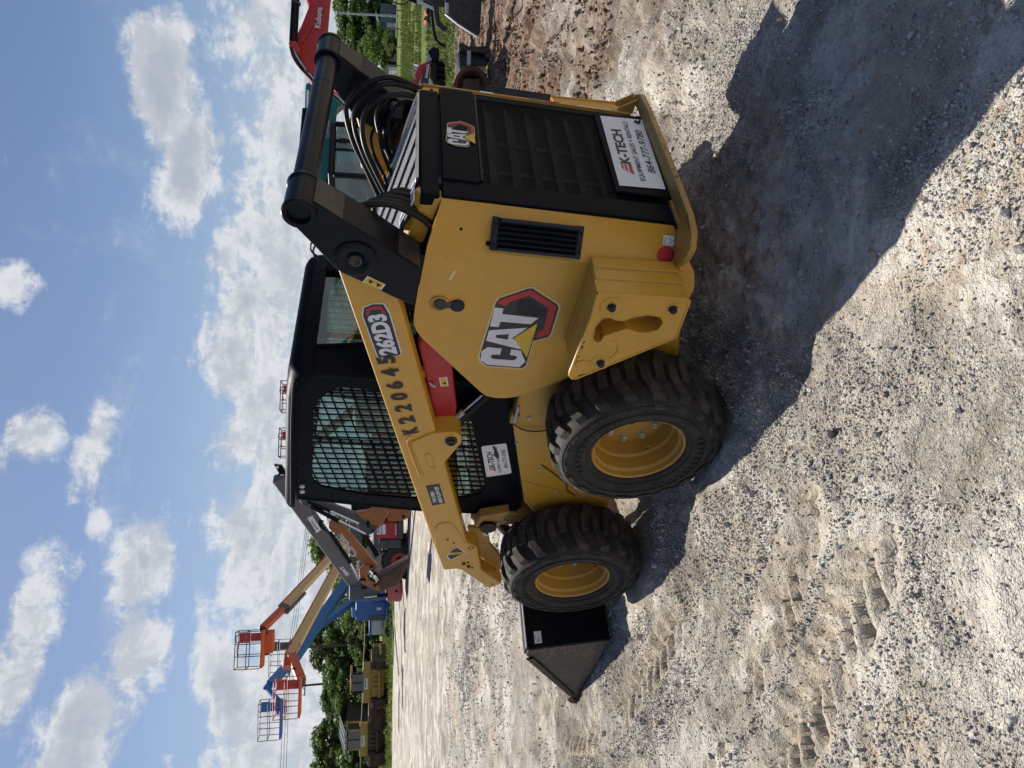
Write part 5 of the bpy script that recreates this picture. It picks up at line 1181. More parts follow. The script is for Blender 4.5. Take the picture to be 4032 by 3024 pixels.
# ---------------------------------------------------------------- bulldozers, seen from behind
def dozer(py, depth, base_px, top_px, W_, trackw, label, brown):
    c = ground_at(at(base_px, py, depth)); c.z = at(base_px, py, depth).z; H = at(top_px, py, depth).z-c.z
    o = thing('bulldozer', label, 'bulldozer', c, 'bulldozers parked on the grass')
    P = lambda r, f, u: c+VRH*r+FH*f+UP*u
    M = Matrix((VRH, FH, UP)).transposed().to_4x4(); M.translation = c
    th = H*.43
    for s in (-1, 1):
        x = s*(W_/2-trackw/2)
        pr = [(0+.32*math.cos(w)*1.0, th/2+th/2*math.sin(w)) for w in np.linspace(math.pi/2, 3*math.pi/2, 9)]+[(2.6+.32*math.cos(w), th/2+th/2*math.sin(w)) for w in np.linspace(-math.pi/2, math.pi/2, 9)]
        tr = MB().prism(pr, x-trackw/2+.03, x+trackw/2-.03, 'x', lambda q: M @ q).build('track', BTYRE if False else TRACK, o)
        n = 11
        for k in range(n):
            w = math.pi/2+.15+(math.pi-.3)*k/(n-1); q = Vector((x, .32*math.cos(w)*1.03, th/2+th/2*math.sin(w)*1.01)); nrm = Vector((0, math.cos(w), math.sin(w)))
            tn = Vector((0, -math.sin(w), math.cos(w))); e = Vector((1, 0, 0))
            v = [q+e*a*trackw/2+tn*b*.062+nrm*h for h in (.0, .035) for a, b in ((-1, -1), (1, -1), (1, 1), (-1, 1))]
            v += [q+e*a*trackw/2+tn*b*.012+nrm*h for h in (.035, .085) for a, b in ((-1, -1), (1, -1), (1, 1), (-1, 1))]
            f = [(0, 1, 2, 3), (7, 6, 5, 4), (0, 4, 5, 1), (1, 5, 6, 2), (2, 6, 7, 3), (3, 7, 4, 0)]
            MB().add([M @ a for a in v], f+[tuple(i+8 for i in q_) for q_ in f]).build('track_shoe', TRACK, tr)
        MB().box(x-trackw/2-.05, x+trackw/2-.05, .1, 2.6, th*.98, th*1.04, M).build('fender', DOZY, o, bevel=.02)
    bw = W_/2-trackw
    MB().box(-bw+.05, bw-.05, .05, 1.5, .30, th+.05, M).build('rear_case', DOZY if not brown else TRACK, o, bevel=.05)
    MB().box(-bw-.35, bw+.35, .0, .55, th+.05, H*.66, M).build('fuel_tank', DOZY, o, bevel=.06)
    MB().box(-.42, .40, -.02, -.005, H*.53, H*.62, M).build('white_sign', WHT, o)
    MB().box(-.32, .30, -.03, -.021, H*.58, H*.595, M).build('sign_print', INK, o)
    cab = MB()
    cw, ch0, ch1 = .70, H*.64, H*.94
    for (x, f) in ((-cw, .25), (cw, .25), (-cw, 1.6), (cw, 1.6)): cab.box(x-.06, x+.06, f-.06, f+.06, ch0, ch1, M)
    cab.box(-cw-.06, cw+.06, .19, 1.66, ch0-.02, ch0+.06, M)
    cb = cab.build('cab_frame', BLK if not brown else DOZY, o, bevel=.01)
    MB().box(-cw-.12, cw+.12, .10, 1.75, ch1, ch1+.14, M).build('cab_roof', DOZY if not brown else TRACK, o, bevel=.04)
    MB().box(-cw+.05, cw-.05, .24, .25, ch0+.06, ch1, M).build('rear_window', DGLASS, cb)
    MB().box(-.04, .04, .22, .24, ch0+.06, ch1, M).build('wiper_post', BLK, cb)
    for x in (-.55, .55): MB().box(x-.1, x+.1, .02, .14, ch1+.02, ch1+.12, M).build('work_lamp', BLK, o, bevel=.02)
    MB().lathe([(.07, 0), (.075, .10), (.05, .16), (0, .17)], P(-.1, .9, ch1+.14), 'z', 12).build('beacon', ORANGE, o)
    for x in (-.35, 0, .35): MB().tube([P(x, -.05, .45), P(x, .0, th-.1)], .10, 10).build('ripper_shank', DOZY if not brown else TRACK, o)
    MB().box(-bw+.1, bw-.1, -.25, .05, .55, .75, M).build('drawbar', TRACK if brown else DOZY, o, bevel=.03)
    MB().box(-W_/2-.10, W_/2+.10, 3.1, 3.3, .1, 1.1, M).build('blade', DOZY, o, bevel=.03)
    for s in (-1, 1): MB().box(s*(W_/2+.02), s*(W_/2+.14), .8, 3.2, .45, .65, M).build('push_arm', DOZY, o, bevel=.02)
    return o
dozer(2687, 56, 1528, 1378, 3.45, .60, 'yellow bulldozer with an orange beacon on its cab', False)
dozer(2910, 56, 1520, 1362, 3.70, .98, 'muddy wide-tracked bulldozer at the left end of the row', True)

# ---------------------------------------------------------------- boom lifts
def basket(o, c, w, d, h, m, rails, boxm, yaw=0., name=''):
    """work basket: c is the middle of its floor"""
    rx = (VRH*math.cos(yaw)+FH*math.sin(yaw)); fy = (FH*math.cos(yaw)-VRH*math.sin(yaw))
    P = lambda a, b, u: c+rx*a*w/2+fy*b*d/2+UP*u
    M = Matrix((rx, fy, UP)).transposed().to_4x4(); M.translation = c
    k = MB().box(-w/2, w/2, -d/2, d/2, -.10, .0, M).build('basket_floor', m, o, bevel=.02)
    loop = [(-1, -1), (1, -1), (1, 1), (-1, 1), (-1, -1)]
    for u, nm in ((h, 'top_rail'), (h*.55, 'mid_rail')):
        for a, b in zip(loop[:-1], loop[1:]): MB().tube([P(*a, u), P(*b, u)], .019, 8).build(nm, rails, k)
    for a, b in ((-1, -1), (1, -1), (1, 1), (-1, 1), (-.33, -1), (.33, -1), (-.33, 1), (.33, 1)): MB().tube([P(a, b, 0), P(a, b, h)], .018, 8).build('rail_post', rails, k)
    MB().tube(smooth_path([P(-.33, -1, .05), P(-.33, -1, h*.80), P(-.15, -1, h*.9), P(.15, -1, h*.9), P(.33, -1, h*.80), P(.33, -1, .05)], 4), .016, 8).build('gate_hoop', rails, k)
    MB().box(w*.18, w*.44, d*.22, d*.46, h*.55, h*.95, M).build('control_box', boxm, o, bevel=.02)
    MB().box(w*.20, w*.42, d*.30, d*.44, .05, h*.5, M).build('control_post', boxm, o, bevel=.02)
    MB().tube(smooth_path([P(.8, .7, h*.95), P(.7, .8, h*1.08), P(.4, .8, h*1.08), P(.3, .7, h*.95)], 4), .02, 6).build('box_guard', rails, k)
    return k
def seg(o, p0, p1, w, h, m, nm, up=UP, bevel=.015): return MB().beam(p0, p1, w, h, up).build(nm, m, o, bevel=bevel)
def chassis(o, c, m, wheelm, L=3.2, Wd=2.1, r=.46, turret=True, yaw=.5):
    rx = (VRH*math.cos(yaw)+FH*math.sin(yaw)); fy = (FH*math.cos(yaw)-VRH*math.sin(yaw))
    M = Matrix((rx, fy, UP)).transposed().to_4x4(); M.translation = c
    MB().box(-L/2+.2, L/2-.2, -Wd/2+.35, Wd/2-.35, r*.8, r*1.7, M).build('chassis', m, o, bevel=.05)
    for a in (-1, 1):
        MB().box(a*(L/2-.45)-.12, a*(L/2-.45)+.12, -Wd/2+.2, Wd/2-.2, r*.75, r*1.2, M).build('axle', m, o, bevel=.03)
        for b in (-1, 1):
            wc = M @ Vector((a*(L/2-.45), b*(Wd/2-.05), r))
            v = MB().lathe([(r*.55, -.14), (r*.93, -.16), (r, -.10), (r, .10), (r*.93, .16), (r*.55, .14)], (0, 0, 0), 'y', 24)
            R3 = M.to_3x3(); v.v = [tuple(wc+R3 @ Vector(q)) for q in v.v]; t_ = v.build('tyre', wheelm, o)
            v = MB().lathe([(r*.56, -.12), (r*.5, -.05), (0, -.05)], (0, 0, 0), 'y', 20).lathe([(r*.56, .12), (r*.5, .05), (0, .05)], (0, 0, 0), 'y', 20); v.v = [tuple(wc+R3 @ Vector(q)) for q in v.v]; v.build('rim', m, o)
    return M
# first orange and cream lift
g0 = ground_at(a7(1720, 330, 42)); J1 = thing('boom_lift', 'orange and cream boom lift with the highest basket', 'boom lift', g0, 'boom lifts in the yard')
chassis(J1, g0, ORANGE, BTYRE); MB().box(-1.1, 1.2, -.6, .6, .9, 2.0, Matrix.Translation(g0)).build('turret', CREAM, J1, bevel=.08)
pA, pB, pC = a7(1480, 430, 41), a7(585, 1385, 34.5), a7(370, 1592, 33)
seg(J1, pA, pB, .30, .33, CREAM, 'base_boom'); d_ = (pB-pA).normalized(); n_ = (UP-d_*UP.dot(d_)).normalized()
seg(J1, pA+n_*.20, pB+n_*.20, .32, .07, ORANGE, 'boom_stripe'); seg(J1, pA+n_*.10-FH*.175, pB.lerp(pA, .06)+n_*.10-FH*.175, .02, .10, GREY, 'hose_tray')
seg(J1, pB-d_*.3, pC, .25, .31, ORANGE, 'fly_boom'); seg(J1, pB-d_*.25+n_*.0, pB+d_*.02, .36, .44, GREY, 'boom_collar'); seg(J1, pB-d_*1.4-n_*.30, pB+d_*.1-n_*.30, .12, .12, GREY, 'hose_carrier')
seg(J1, pC, a8(395, 330, 32.6), .22, .26, BLK, 'basket_link'); MB().tube([a8(380, 250, 32.6), a8(395, 470, 32.6)], .14, 12).build('basket_rotator', BLK, J1); seg(J1, a8(430, 235, 32.8), a8(430, 430, 32.8), .7, .36, ORANGE, 'basket_support')
basket(J1, a8(345, 410, 32), 1.50, .90, 1.02, ORANGE, RUST, LRED, .25)
# second orange and cream lift
g0 = ground_at(a7(1700, 250, 47)); J2 = thing('boom_lift', 'orange and cream boom lift with lettered boom and lower orange basket', 'boom lift', g0, 'boom lifts in the yard')
chassis(J2, g0, ORANGE, BTYRE); MB().box(-1.1, 1.2, -.6, .6, .9, 2.0, Matrix.Translation(g0)).build('turret', CREAM, J2, bevel=.08)
pA, pB, pC = a7(1470, 400, 45), a8(640, 500, 35.5), a8(765, 745, 33.5)
seg(J2, pA, pB, .32, .40, CREAM, 'base_boom'); d_ = (pB-pA).normalized(); n_ = (UP-d_*UP.dot(d_)).normalized(); seg(J2, pA+n_*.235, pB+n_*.235, .34, .07, ORANGE, 'boom_stripe')
tx = MB(); q0 = a8(707, 440, 35.2); xd = (pA-pB).normalized(); yd = n_; text_into(tx, 'JLG LIFT', q0-n_*.10-FH*.02, xd, yd, width=.62, height=.16, bold=.03, th=.0); 
tx.v = [tuple(Vector(q)-FH*.16) for q in tx.v]; tx.build('boom_lettering', INK, J2)
seg(J2, pB-d_*.2, pC, .26, .40, ORANGE, 'jib'); MB().disc(pB-FH*.22, .30, .4, 'y', 20).build('jib_joint', ORANGE, J2); MB().disc(a8(690, 600, 34.4)-FH*.2, .10, .02, 'y', 14).build('jib_hole', BLK, J2)
seg(J2, pC, a8(745, 800, 33), .2, .3, BLK, 'basket_link'); basket(J2, a8(735, 915, 32.5), 1.55, .85, 1.02, ORANGE, LRED, LRED, .15)
# blue lifts
g0 = ground_at(a7(1850, 1330, 52)); g0.z = a7(1850, 1330, 52).z
B1 = thing('boom_lift', 'blue boom lift with white engine hood, its basket at the far upper left', 'boom lift', g0, 'boom lifts in the yard')
M_ = chassis(B1, g0, BLUE, BTYRE, 3.6, 2.2, .47, yaw=-.25)
MB().box(-.75, .75, -.7, .7, .85, 2.9, M_).build('turret', BLUE, B1, bevel=.10); MB().box(-1.9, -.6, -.75, .75, 1.0, 1.9, M_).build('engine_hood', SHEDW, B1, bevel=.2); MB().box(-1.92, -.58, -.8, .8, 1.9, 2.0, M_).build('hood_top', BLUE, B1, bevel=.05)
MB().box(-.70, -.35, -.74, -.70, .9, 2.0, M_).build('grille_panel', GREY, B1); MB().box(.1, .3, -.74, -.70, 1.2, 1.5, M_).build('data_plate', WHT, B1)
pA, pB, pC, pD = a7(1345, 1190, 50), a7(1290, 1075, 49), a8(440, 785, 39), a8(550, 1000, 38)
seg(B1, a7(1560, 1300, 51), pA, .4, .6, BLUE, 'riser'); seg(B1, pA, pB, .38, .62, BLUE, 'elbow'); seg(B1, pB, a8(650, 555, 41.5), .40, .62, BLUE, 'base_boom'); seg(B1, a8(690, 505, 42), pC, .32, .46, BLUE, 'fly_boom')
seg(B1, a8(385, 815, 38.8), pD, .16, .14, BLUE, 'jib_upper'); seg(B1, a8(430, 840, 38.8), a8(570, 990, 38), .16, .14, BLUE, 'jib_lower'); seg(B1, a8(375, 800, 38.8), a8(440, 845, 38.8), .22, .26, BLUE, 'jib_head'); seg(B1, a8(540, 960, 38), a8(560, 1080, 38), .3, .5, BLUE, 'basket_support')
basket(B1, a8(540, 1145, 37.6), 1.75, .8, 1.02, BLUE, GREY, BLUE, .1)
g0 = ground_at(a7(1830, 1290, 57)); B2 = thing('boom_lift', 'second blue boom lift, numbered boom and basket behind the crossing booms', 'boom lift', g0, 'boom lifts in the yard')
MB().box(-.9, .9, -.8, .8, .5, 2.8, Matrix.Translation(g0)).build('turret', BLUE, B2, bevel=.1)
pA, pB = a7(1345, 1300, 55), a8(700, 345, 47)
seg(B2, a7(1420, 1320, 56), pA, .42, .6, BLUE, 'elbow'); seg(B2, pA, pB, .36, .56, BLUE, 'base_boom'); d_ = (pB-pA).normalized(); n_ = (UP-d_*UP.dot(d_)).normalized()
tx = MB(); text_into(tx, 'S-40', a8(905, 195, 49.2)-n_*.13-FH*.22, (pA-pB).normalized(), n_, width=.60, height=.24, bold=.04, th=0.); tx.build('boom_lettering', WHT, B2)
MB().tube([a7(1290, 1245, 55), a7(1050, 1400, 53)], .05, 8).build('lift_ram', CHR, B2)
seg(B2, pB, a8(630, 430, 46.5), .22, .3, BLUE, 'jib'); basket(B2, a8(632, 500, 46), 2.0, .8, 1.15, GREY, GREY, GREY, .05)
# two baskets showing above the cab roof
for k, (x0, y0, y1, lab) in enumerate(((1106, 1505, 1620, 'dark red lift basket showing above the middle of the cab roof'), (1100, 1690, 1800, 'red lift basket showing above the front of the cab roof'))):
    d = 31; c = at(x0, (y0+y1)/2, d)-UP*1.12; g0 = ground_at(c); o = thing('boom_lift', lab, 'boom lift', g0, 'boom lifts in the yard')
    basket(o, c, (y1-y0)*d/FPX, .8, 1.1, ORANGE, RUST, LRED, .2); seg(o, c-UP*.2, g0+VRH*2+UP*1.6, .3, .4, CREAM, 'boom'); MB().box(1.4, 2.9, -.7, .7, .4, 1.7, Matrix.Translation(g0)).build('turret', ORANGE, o, bevel=.08)
    chassis(o, g0+VRH*2, ORANGE, BTYRE)

# ---------------------------------------------------------------- red telehandler, grey telescopic lift and orange backhoe
D = 28.
g0 = ground_at(a7(2035, 850, D)); g0.z = a7(2035, 850, D).z
T = thing('telehandler', 'red telehandler with big red-rimmed tyres and level grey boom', 'telehandler', g0)
def wheel(o, c, r, rim, w=.38, n=18):
    v = MB().lathe([(r*.50, -w*.45), (r*.90, -w/2), (r*.985, -w*.32), (r, 0), (r*.985, w*.32), (r*.90, w/2), (r*.50, w*.45)], (0, 0, 0), 'y', 36)
    for k in range(n):
        for s in (-1, 1):
            a = 2*math.pi*(k+(.25 if s > 0 else -.25))/n
            v.add([Vector((R_*math.cos(a+da), s*yy, R_*math.sin(a+da))) for R_ in (r*.97, r*1.045) for yy, da in ((.02*w, -.09), (.02*w, .05), (.50*w, .16), (.50*w, .02))], [(0, 1, 2, 3), (7, 6, 5, 4), (0, 4, 5, 1), (1, 5, 6, 2), (2, 6, 7, 3), (3, 7, 4, 0)])
    R3 = Matrix((VRH, FH, UP)).transposed()
    v.v = [tuple(c+R3 @ Vector(q)) for q in v.v]; v.build('tyre', BTYRE, o)
    v = MB().lathe([(r*.52, -w*.46), (r*.50, -w*.40), (r*.42, -w*.36), (r*.42, -w*.15), (r*.24, -w*.12), (r*.22, -w*.25), (0, -w*.25)], (0, 0, 0), 'y', 28); v.v = [tuple(c+R3 @ Vector(q)) for q in v.v]; v.build('rim', rim, o)
    v = MB().lathe([(r*.225, -w*.26), (r*.2, -w*.32), (0, -w*.32)], (0, 0, 0), 'y', 12); v.v = [tuple(c+R3 @ Vector(q)) for q in v.v]; v.build('hub', BLK, o)
c1 = a7(1863, 850, D); wheel(T, c1, .66, LRED)
c2 = a7(1870, 80, D); wheel(T, c2, .66, LRED); 
for c_ in (c1, c2): wheel(T, c_+FH*1.9, .66, LRED)
def boxpx(o, nm, m, x0, x1, y0, y1, d, th, bevel=.03, zf=a7):
    """block with its face square to the view, th deep"""
    q = [zf(x0, y0, d), zf(x0, y1, d), zf(x1, y1, d), zf(x1, y0, d)]; return MB().plate(q, FH, th).build(nm, m, o, bevel=bevel)
boxpx(T, 'counterweight', PALERED, 1715, 1890, 1085, 1305, D-.2, 1.6, .10); MB().disc(a7(1828, 1178, D-.2)-FH*.02, .05, .04, 'y', 14).build('tow_hole', BLK, T)
boxpx(T, 'frame', BLK, 1750, 1890, 100, 1100, D+.5, .9)
eh = boxpx(T, 'engine_panel', LRED, 1595, 1842, 440, 612, D-.4, 1.0, .03); boxpx(T, 'engine_base', GREY, 1842, 1905, 430, 615, D-.35, .9)
boxpx(T, 'tank', GREY, 1640, 1890, 612, 720, D-.3, .8, .08); boxpx(T, 'cab', BLK, 1330, 1900, 120, 430, D+.1, 1.1, .05)
sg2 = boxpx(T, 'panel_sign', WHT, 1615, 1708, 455, 565, D-.42, .012, 0)
def lettering(o, body, p, w, h, m, xd=None, yd=None, bold=.03):
    xd = xd or VRH; yd = yd or UP; t_ = MB(); text_into(t_, body, p, xd, yd, width=w, height=h, bold=bold, th=0.); return t_.build('lettering', m, o)
lettering(T, 'K-TECH', a7(1645, 545, D-.44), .36, .075, INK); lettering(T, '864-777-9780', a7(1675, 560, D-.44), .40, .05, INK)
lettering(T, 'SJ1056 TH', a7(1832, 570, D-.42), .40, .07, WHT)
bm = boxpx(T, 'boom', GREY, 1312, 1452, 330, 1290, D-.1, .45, .03); lettering(T, 'SJ1056', a7(1432, 1050, D-.13), .70, .16, WHT, bold=.02)
boxpx(T, 'boom_rear_plate', GREY, 1312, 1640, 1120, 1288, D-.12, .5, .05); MB().disc(a7(1475, 1140, D-.14), .10, .05, 'y', 16).build('boom_pin', BLK, T)
MB().tube([a7(1480, 1248, D-.2), a7(1640, 1232, D-.2)], .035, 10).build('ram_rod', CHR, T); MB().tube([a7(1620, 1235, D-.2), a7(1730, 1222, D-.2)], .075, 12).build('ram_barrel', BLK, T)
MB().tube(smooth_path([a7(1680, 640, D-.4), a7(1720, 655, D-.4), a7(1735, 700, D-.4)], 5), .05, 8).build('air_pipe', GREY, T)
MB().tube([a7(1450, 520, D-.2), a7(1620, 800, D-.2)], .09, 12).build('boom_ram', BLK, T)
# grey telescopic lift whose boom climbs to the right
D2 = 25.
g0 = ground_at(a7(1900, 700, D2+9)); K = thing('boom_lift', 'grey telescopic boom lift, its lettered boom climbing behind the cab roof', 'boom lift', g0, 'boom lifts in the yard')
pA, pB = a7(1372, 1062, D2+3), a7(560, -70, D2)
seg(K, pA, pB, .36, .46, GREY, 'base_boom'); d_ = (pB-pA).normalized(); n_ = (UP-d_*UP.dot(d_)).normalized(); xr = d_ if d_.dot(VRH) > 0 else -d_
seg(K, pA+n_*.242, pB+n_*.242, .37, .02, SHEDW, 'boom_top_edge', bevel=0)
lettering(K, 'SJ66T', a7(1325, 985, D2+2.4)-FH*.25, .52, .17, SILV, xr, n_)
ps = [a7(862, 372, D2+.4), a7(918, 348, D2+.4), a7(1012, 498, D2+.4), a7(962, 535, D2+.4)]; ks2 = MB().plate([q-FH*.23 for q in ps], -FH, .01).build('boom_sign', WHT, K)
lettering(K, 'K-TECH', a7(955, 505, D2+.4)-FH*.26, .42, .11, INK, xr, n_); lettering(K, '864-777-9780', a7(985, 490, D2+.4)-FH*.26, .42, .06, INK, xr, n_)
hd_ = MB().plate([at(1078, 1828, D2), at(1108, 1832, D2), at(1150, 1900, D2), at(1122, 1906, D2)], FH, .25).build('boom_head', BLK, K)
for q in (at(1092, 1838, D2), at(1112, 1870, D2)): MB().disc(q-FH*.03, .05, .03, 'y', 12).build('head_hole', WHT, K)
seg(K, pA, g0+UP*1.2, .4, .5, GREY, 'turret_post'); MB().box(-1.1, 1.1, -.8, .8, .2, 1.3, Matrix.Translation(g0)).build('chassis', GREY, K, bevel=.05)
# backhoe
D3 = 19.
g0 = ground_at(a7(1990, 330, D3)); X_ = thing('backhoe', 'orange backhoe arm with dark boom, chrome rams and muddy bucket folded down', 'backhoe', g0)
def slab(o, nm, m, pts, d, th, bevel=.02, zf=a7): return MB().plate([zf(x, y, d) for x, y in pts], FH, th).build(nm, m, o, bevel=bevel)
slab(X_, 'boom', GREY, [(770, 190), (830, 175), (1120, 230), (1380, 330), (1560, 420), (1690, 430), (1560, 560), (1500, 580), (1420, 520), (1390, 440), (1150, 330), (900, 270), (800, 250)], D3, .26)
slab(X_, 'swing_post', CASEO, [(1370, 330), (1520, 310), (1600, 270), (1740, 290), (1750, 330), (1690, 430), (1660, 480), (1530, 460), (1480, 420)], D3-.1, .34, .03)
slab(X_, 'mount_frame', CASEO, [(1700, 290), (1850, 300), (1985, 310), (1960, 390), (1900, 415), (1730, 425)], D3+.1, .8, .03)
for (x, y) in ((1905, 365), (1515, 430), (1520, 470), (1570, 520)): MB().disc(a7(x, y, D3-.14), .05, .04, 'y', 14).build('pivot_pin', BLK, X_)
dp = slab(X_, 'dipper', CASEO, [(1090, 430), (1180, 400), (1260, 460), (1290, 520), (1330, 560), (1620, 900), (1600, 960), (1520, 900), (1480, 915), (1200, 580), (1130, 540), (1085, 490)], D3-.3, .24)
xr = (a7(1250, 560, D3)-a7(1420, 780, D3)).normalized(); nr = FH.cross(xr); nr = nr if nr.z > 0 else -nr
lettering(X_, 'CASE', a7(1408, 780, D3-.325), .67, .165, SHEDW, xr, nr, .03)
slab(X_, 'bucket', BRONZE, [(1490, 925), (1560, 900), (1640, 1030), (1760, 965), (1890, 885), (1975, 835), (1955, 900), (1900, 1010), (1850, 1120), (1760, 1160), (1650, 1195), (1600, 1120), (1640, 1060), (1590, 1000)], D3-.5, .62, .04)
slab(X_, 'bucket_link', CASEO, [(1420, 960), (1440, 930), (1500, 905), (1560, 905), (1580, 940), (1530, 960), (1500, 1010), (1520, 1080), (1640, 1130), (1640, 1185), (1560, 1150), (1490, 1120), (1430, 1075)], D3-.55, .2)
for (x, y) in ((1440, 1052), (1475, 1052), (1555, 905), (1600, 980), (1590, 1115)): MB().disc(a7(x, y, D3-.6), .045, .05, 'y', 14).build('pivot_pin', BLK, X_)
for (a, b, r, m) in (((860, 205), (1110, 310), .05, BLK), ((1080, 300), (1420, 450), .030, CHR), ((900, 260), (1200, 420), .055, BLK), ((1150, 390), (1490, 560), .032, CHR), ((1100, 540), (1330, 880), .055, BLK), ((1310, 850), (1420, 1060), .032, CHR)):
    MB().tube([a7(*a, D3-.4), a7(*b, D3-.4)], r, 12).build('hydraulic_ram', m, X_)
for k in range(4): MB().tube(smooth_path([a7(1000+12*k, 400+6*k, D3-.45), a7(985+8*k, 440, D3-.5), a7(1020+8*k, 500, D3-.5), a7(1090+10*k, 540+8*k, D3-.45), a7(1120+10*k, 600+10*k, D3-.45)], 5), .018, 6).build('hose', HOSE, X_)
slab(X_, 'rear_frame', CASEO, [(1500, 240), (1500, 0), (1960, 0), (1960, 250)], D3+.9, 1.6, .05); slab(X_, 'machine_body', CASEO, [(1480, -420), (1480, 0), (1700, 0), (1700, -420)], D3+1.2, 1.5, .05)
for y in (-60,): wheel(X_, a7(1800, y, D3+1.3), .62, CASEO)
# pale yellow excavator glimpsed through the cab screens
D4 = 17.
g0 = ground_at(at(1700, 1640, D4)); V = thing('excavator', 'pale yellow excavator glimpsed through the loader cab screens', 'excavator', g0)
zz = lambda x, y, d: at(x, y, d)
slab(V, 'counterweight', CREAM, [(1388, 1600), (1392, 1650), (1398, 1705), (1545, 1715), (1560, 1640), (1545, 1560), (1400, 1570)], D4, 1.4, .10, zz)
slab(V, 'upper_body', CREAM, [(1430, 1480), (1430, 1570), (1560, 1570), (1560, 1400), (1480, 1400)], D4+.2, 1.6, .06, zz); slab(V, 'track', BTYRE, [(1570, 1380), (1570, 1720), (1640, 1730), (1660, 1380)], D4+.2, .5, .05, zz)
slab(V, 'track', BTYRE, [(1570, 1380), (1570, 1720), (1640, 1730), (1660, 1380)], D4+1.8, .5, .05, zz); slab(V, 'cab', DGLASS, [(1330, 1420), (1330, 1500), (1440, 1500), (1440, 1400)], D4+.3, 1.2, .04, zz)
lettering(V, 'VOLVO', at(1470, 1700, D4-.03), .36, .08, BLUE)
MB().tube(smooth_path([at(1440, 1430, D4+1), at(1300, 1420, D4+.8), at(1240, 1480, D4+.6), at(1260, 1560, D4+.5)], 6), .20, 8).build('boom', CREAM, V)
# ---------------------------------------------------------------- right hand side: excavators, attachments, fence, sheds
def slab1(o, nm, m, pts, d, th, bevel=.015): return slab(o, nm, m, pts, d, th, bevel, a1)
D5 = 11.
g0 = ground_at(a1(1150, 560, D5)); R = thing('excavator', 'red excavator, lettered boom rising out of the picture behind the loader tower', 'excavator', g0)
slab1(R, 'boom', LRED, [(335, -160), (565, -160), (545, 0), (520, 300), (480, 520), (470, 590), (400, 560), (330, 440), (258, 335), (285, 300), (345, 180), (400, 40)], D5, .30, .02)
MB().plate([a1(x, y, D5-.012) for x, y in ((300, 345), (310, 320), (500, 60), (512, 62), (330, 345))], -FH, .01).build('boom_rib', LRED, R)
xr = (a1(480, 55, D5)-a1(465, 205, D5)).normalized(); nr = FH.cross(xr); nr = nr if nr.z > 0 else -nr
lettering(R, 'Kubota', a1(482, 207, D5-.02), .31, .085, SHEDW, xr, nr, .04)
MB().tube([a1(308, -160, D5-.25), a1(300, 30, D5-.25), a1(285, 300, D5-.25)], .058, 14).build('boom_ram', BLK, R); MB().tube([a1(308, 18, D5-.25), a1(306, 32, D5-.25)], .064, 14).build('ram_collar', RUST, R)
slab1(R, 'ram_bracket', LRED, [(250, 300), (300, 290), (335, 350), (300, 380), (258, 350)], D5-.3, .3)
hr = random.Random(4)
for k in range(9):
    s = k*7
    MB().tube(smooth_path([a1(262+s*.5, 345+hr.uniform(-10, 10), D5-.28), a1(285+s*.7, 420+hr.uniform(-8, 8), D5-.33), a1(330+s*.8, 490+hr.uniform(-10, 10), D5-.35), a1(400+s*.6, 560, D5-.3), a1(470+s*.6, 640, D5-.2), a1(560+s*.6, 680, D5-.1), a1(650+s*.4, 760, D5)], 5), .011 if k % 3 else .016, 6).build('hose', LRED if k % 4 == 1 else SHEDW if k == 6 else HOSE, R)
slab1(R, 'lower_boom', LRED, [(400, 470), (480, 480), (640, 560), (900, 640), (900, 720), (700, 690), (480, 590)], D5+.05, .30)
slab1(R, 'upper_body', LRED, [(860, 640), (860, 900), (1080, 900), (1080, 640)], D5+.3, 1.2, .05); slab1(R, 'track', BTYRE, [(1090, 660), (1090, 950), (1180, 950), (1180, 660)], D5+.3, .4, .05)
# teal excavator
D6 = 13.5
g0 = ground_at(a1(1100, 1250, D6)); G = thing('excavator', 'teal excavator with lettered level boom and dark glazed cab', 'excavator', g0)
slab1(G, 'boom', TEAL, [(375, 610), (400, 595), (445, 690), (600, 640), (660, 735), (595, 790), (580, 1000), (560, 1100), (520, 1340), (430, 1340), (470, 1000), (455, 760), (440, 700), (375, 680)], D6, .34)
slab1(G, 'boom_head', TEAL, [(370, 640), (395, 600), (440, 610), (445, 700), (400, 690)], D6-.1, .5)
lettering(G, 'SUNWARD', a1(548, 1003, D6-.02), .33, .08, SHEDW, None, None, .03)
MB().tube([a1(388, 660, D6-.25), a1(386, 810, D6-.25)], .040, 12).build('ram_rod', CHR, G); MB().tube([a1(386, 795, D6-.25), a1(360, 1100, D6-.25), a1(350, 1180, D6-.25)], .085, 14).build('ram_barrel', BLK, G)
rx = (VRH*math.cos(.5)+FH*math.sin(.5)); fy = (FH*math.cos(.5)-VRH*math.sin(.5)); cc = a1(860, 1255, D6+.2); Mc = Matrix((rx, fy, UP)).transposed().to_4x4(); Mc.translation = cc
hC = a1(592, 1255, D6+.2).z-cc.z
slab1(G, 'body_panel', TEAL, [(600, 1180), (600, 1460), (880, 1460), (880, 1180)], D6+1.9, .3, .03)  # added teal slab, seen through the cab glass in place of a teal reflection
fr = MB()
for (x, y) in ((-.62, -.55), (.58, -.55), (-.62, .75), (.58, .75)): fr.box(x-.045, x+.045, y-.045, y+.045, -1.0, hC, Mc)
fr.box(-.62, .58, -.59, .79, hC-.02, hC+.09, Mc); fr.box(-.06, -.0, -.58, -.52, -1., hC, Mc)
cf = fr.build('cab_frame', BLK, G, bevel=.03)
for (x0, x1, y0, y1) in ((-.58, .55, -.56, -.55), (.575, .585, -.5, .7), (-.63, -.62, -.5, .7)): MB().box(x0, x1, y0, y1, -.95, hC-.03, Mc).build('cab_glass', GLASS, cf)
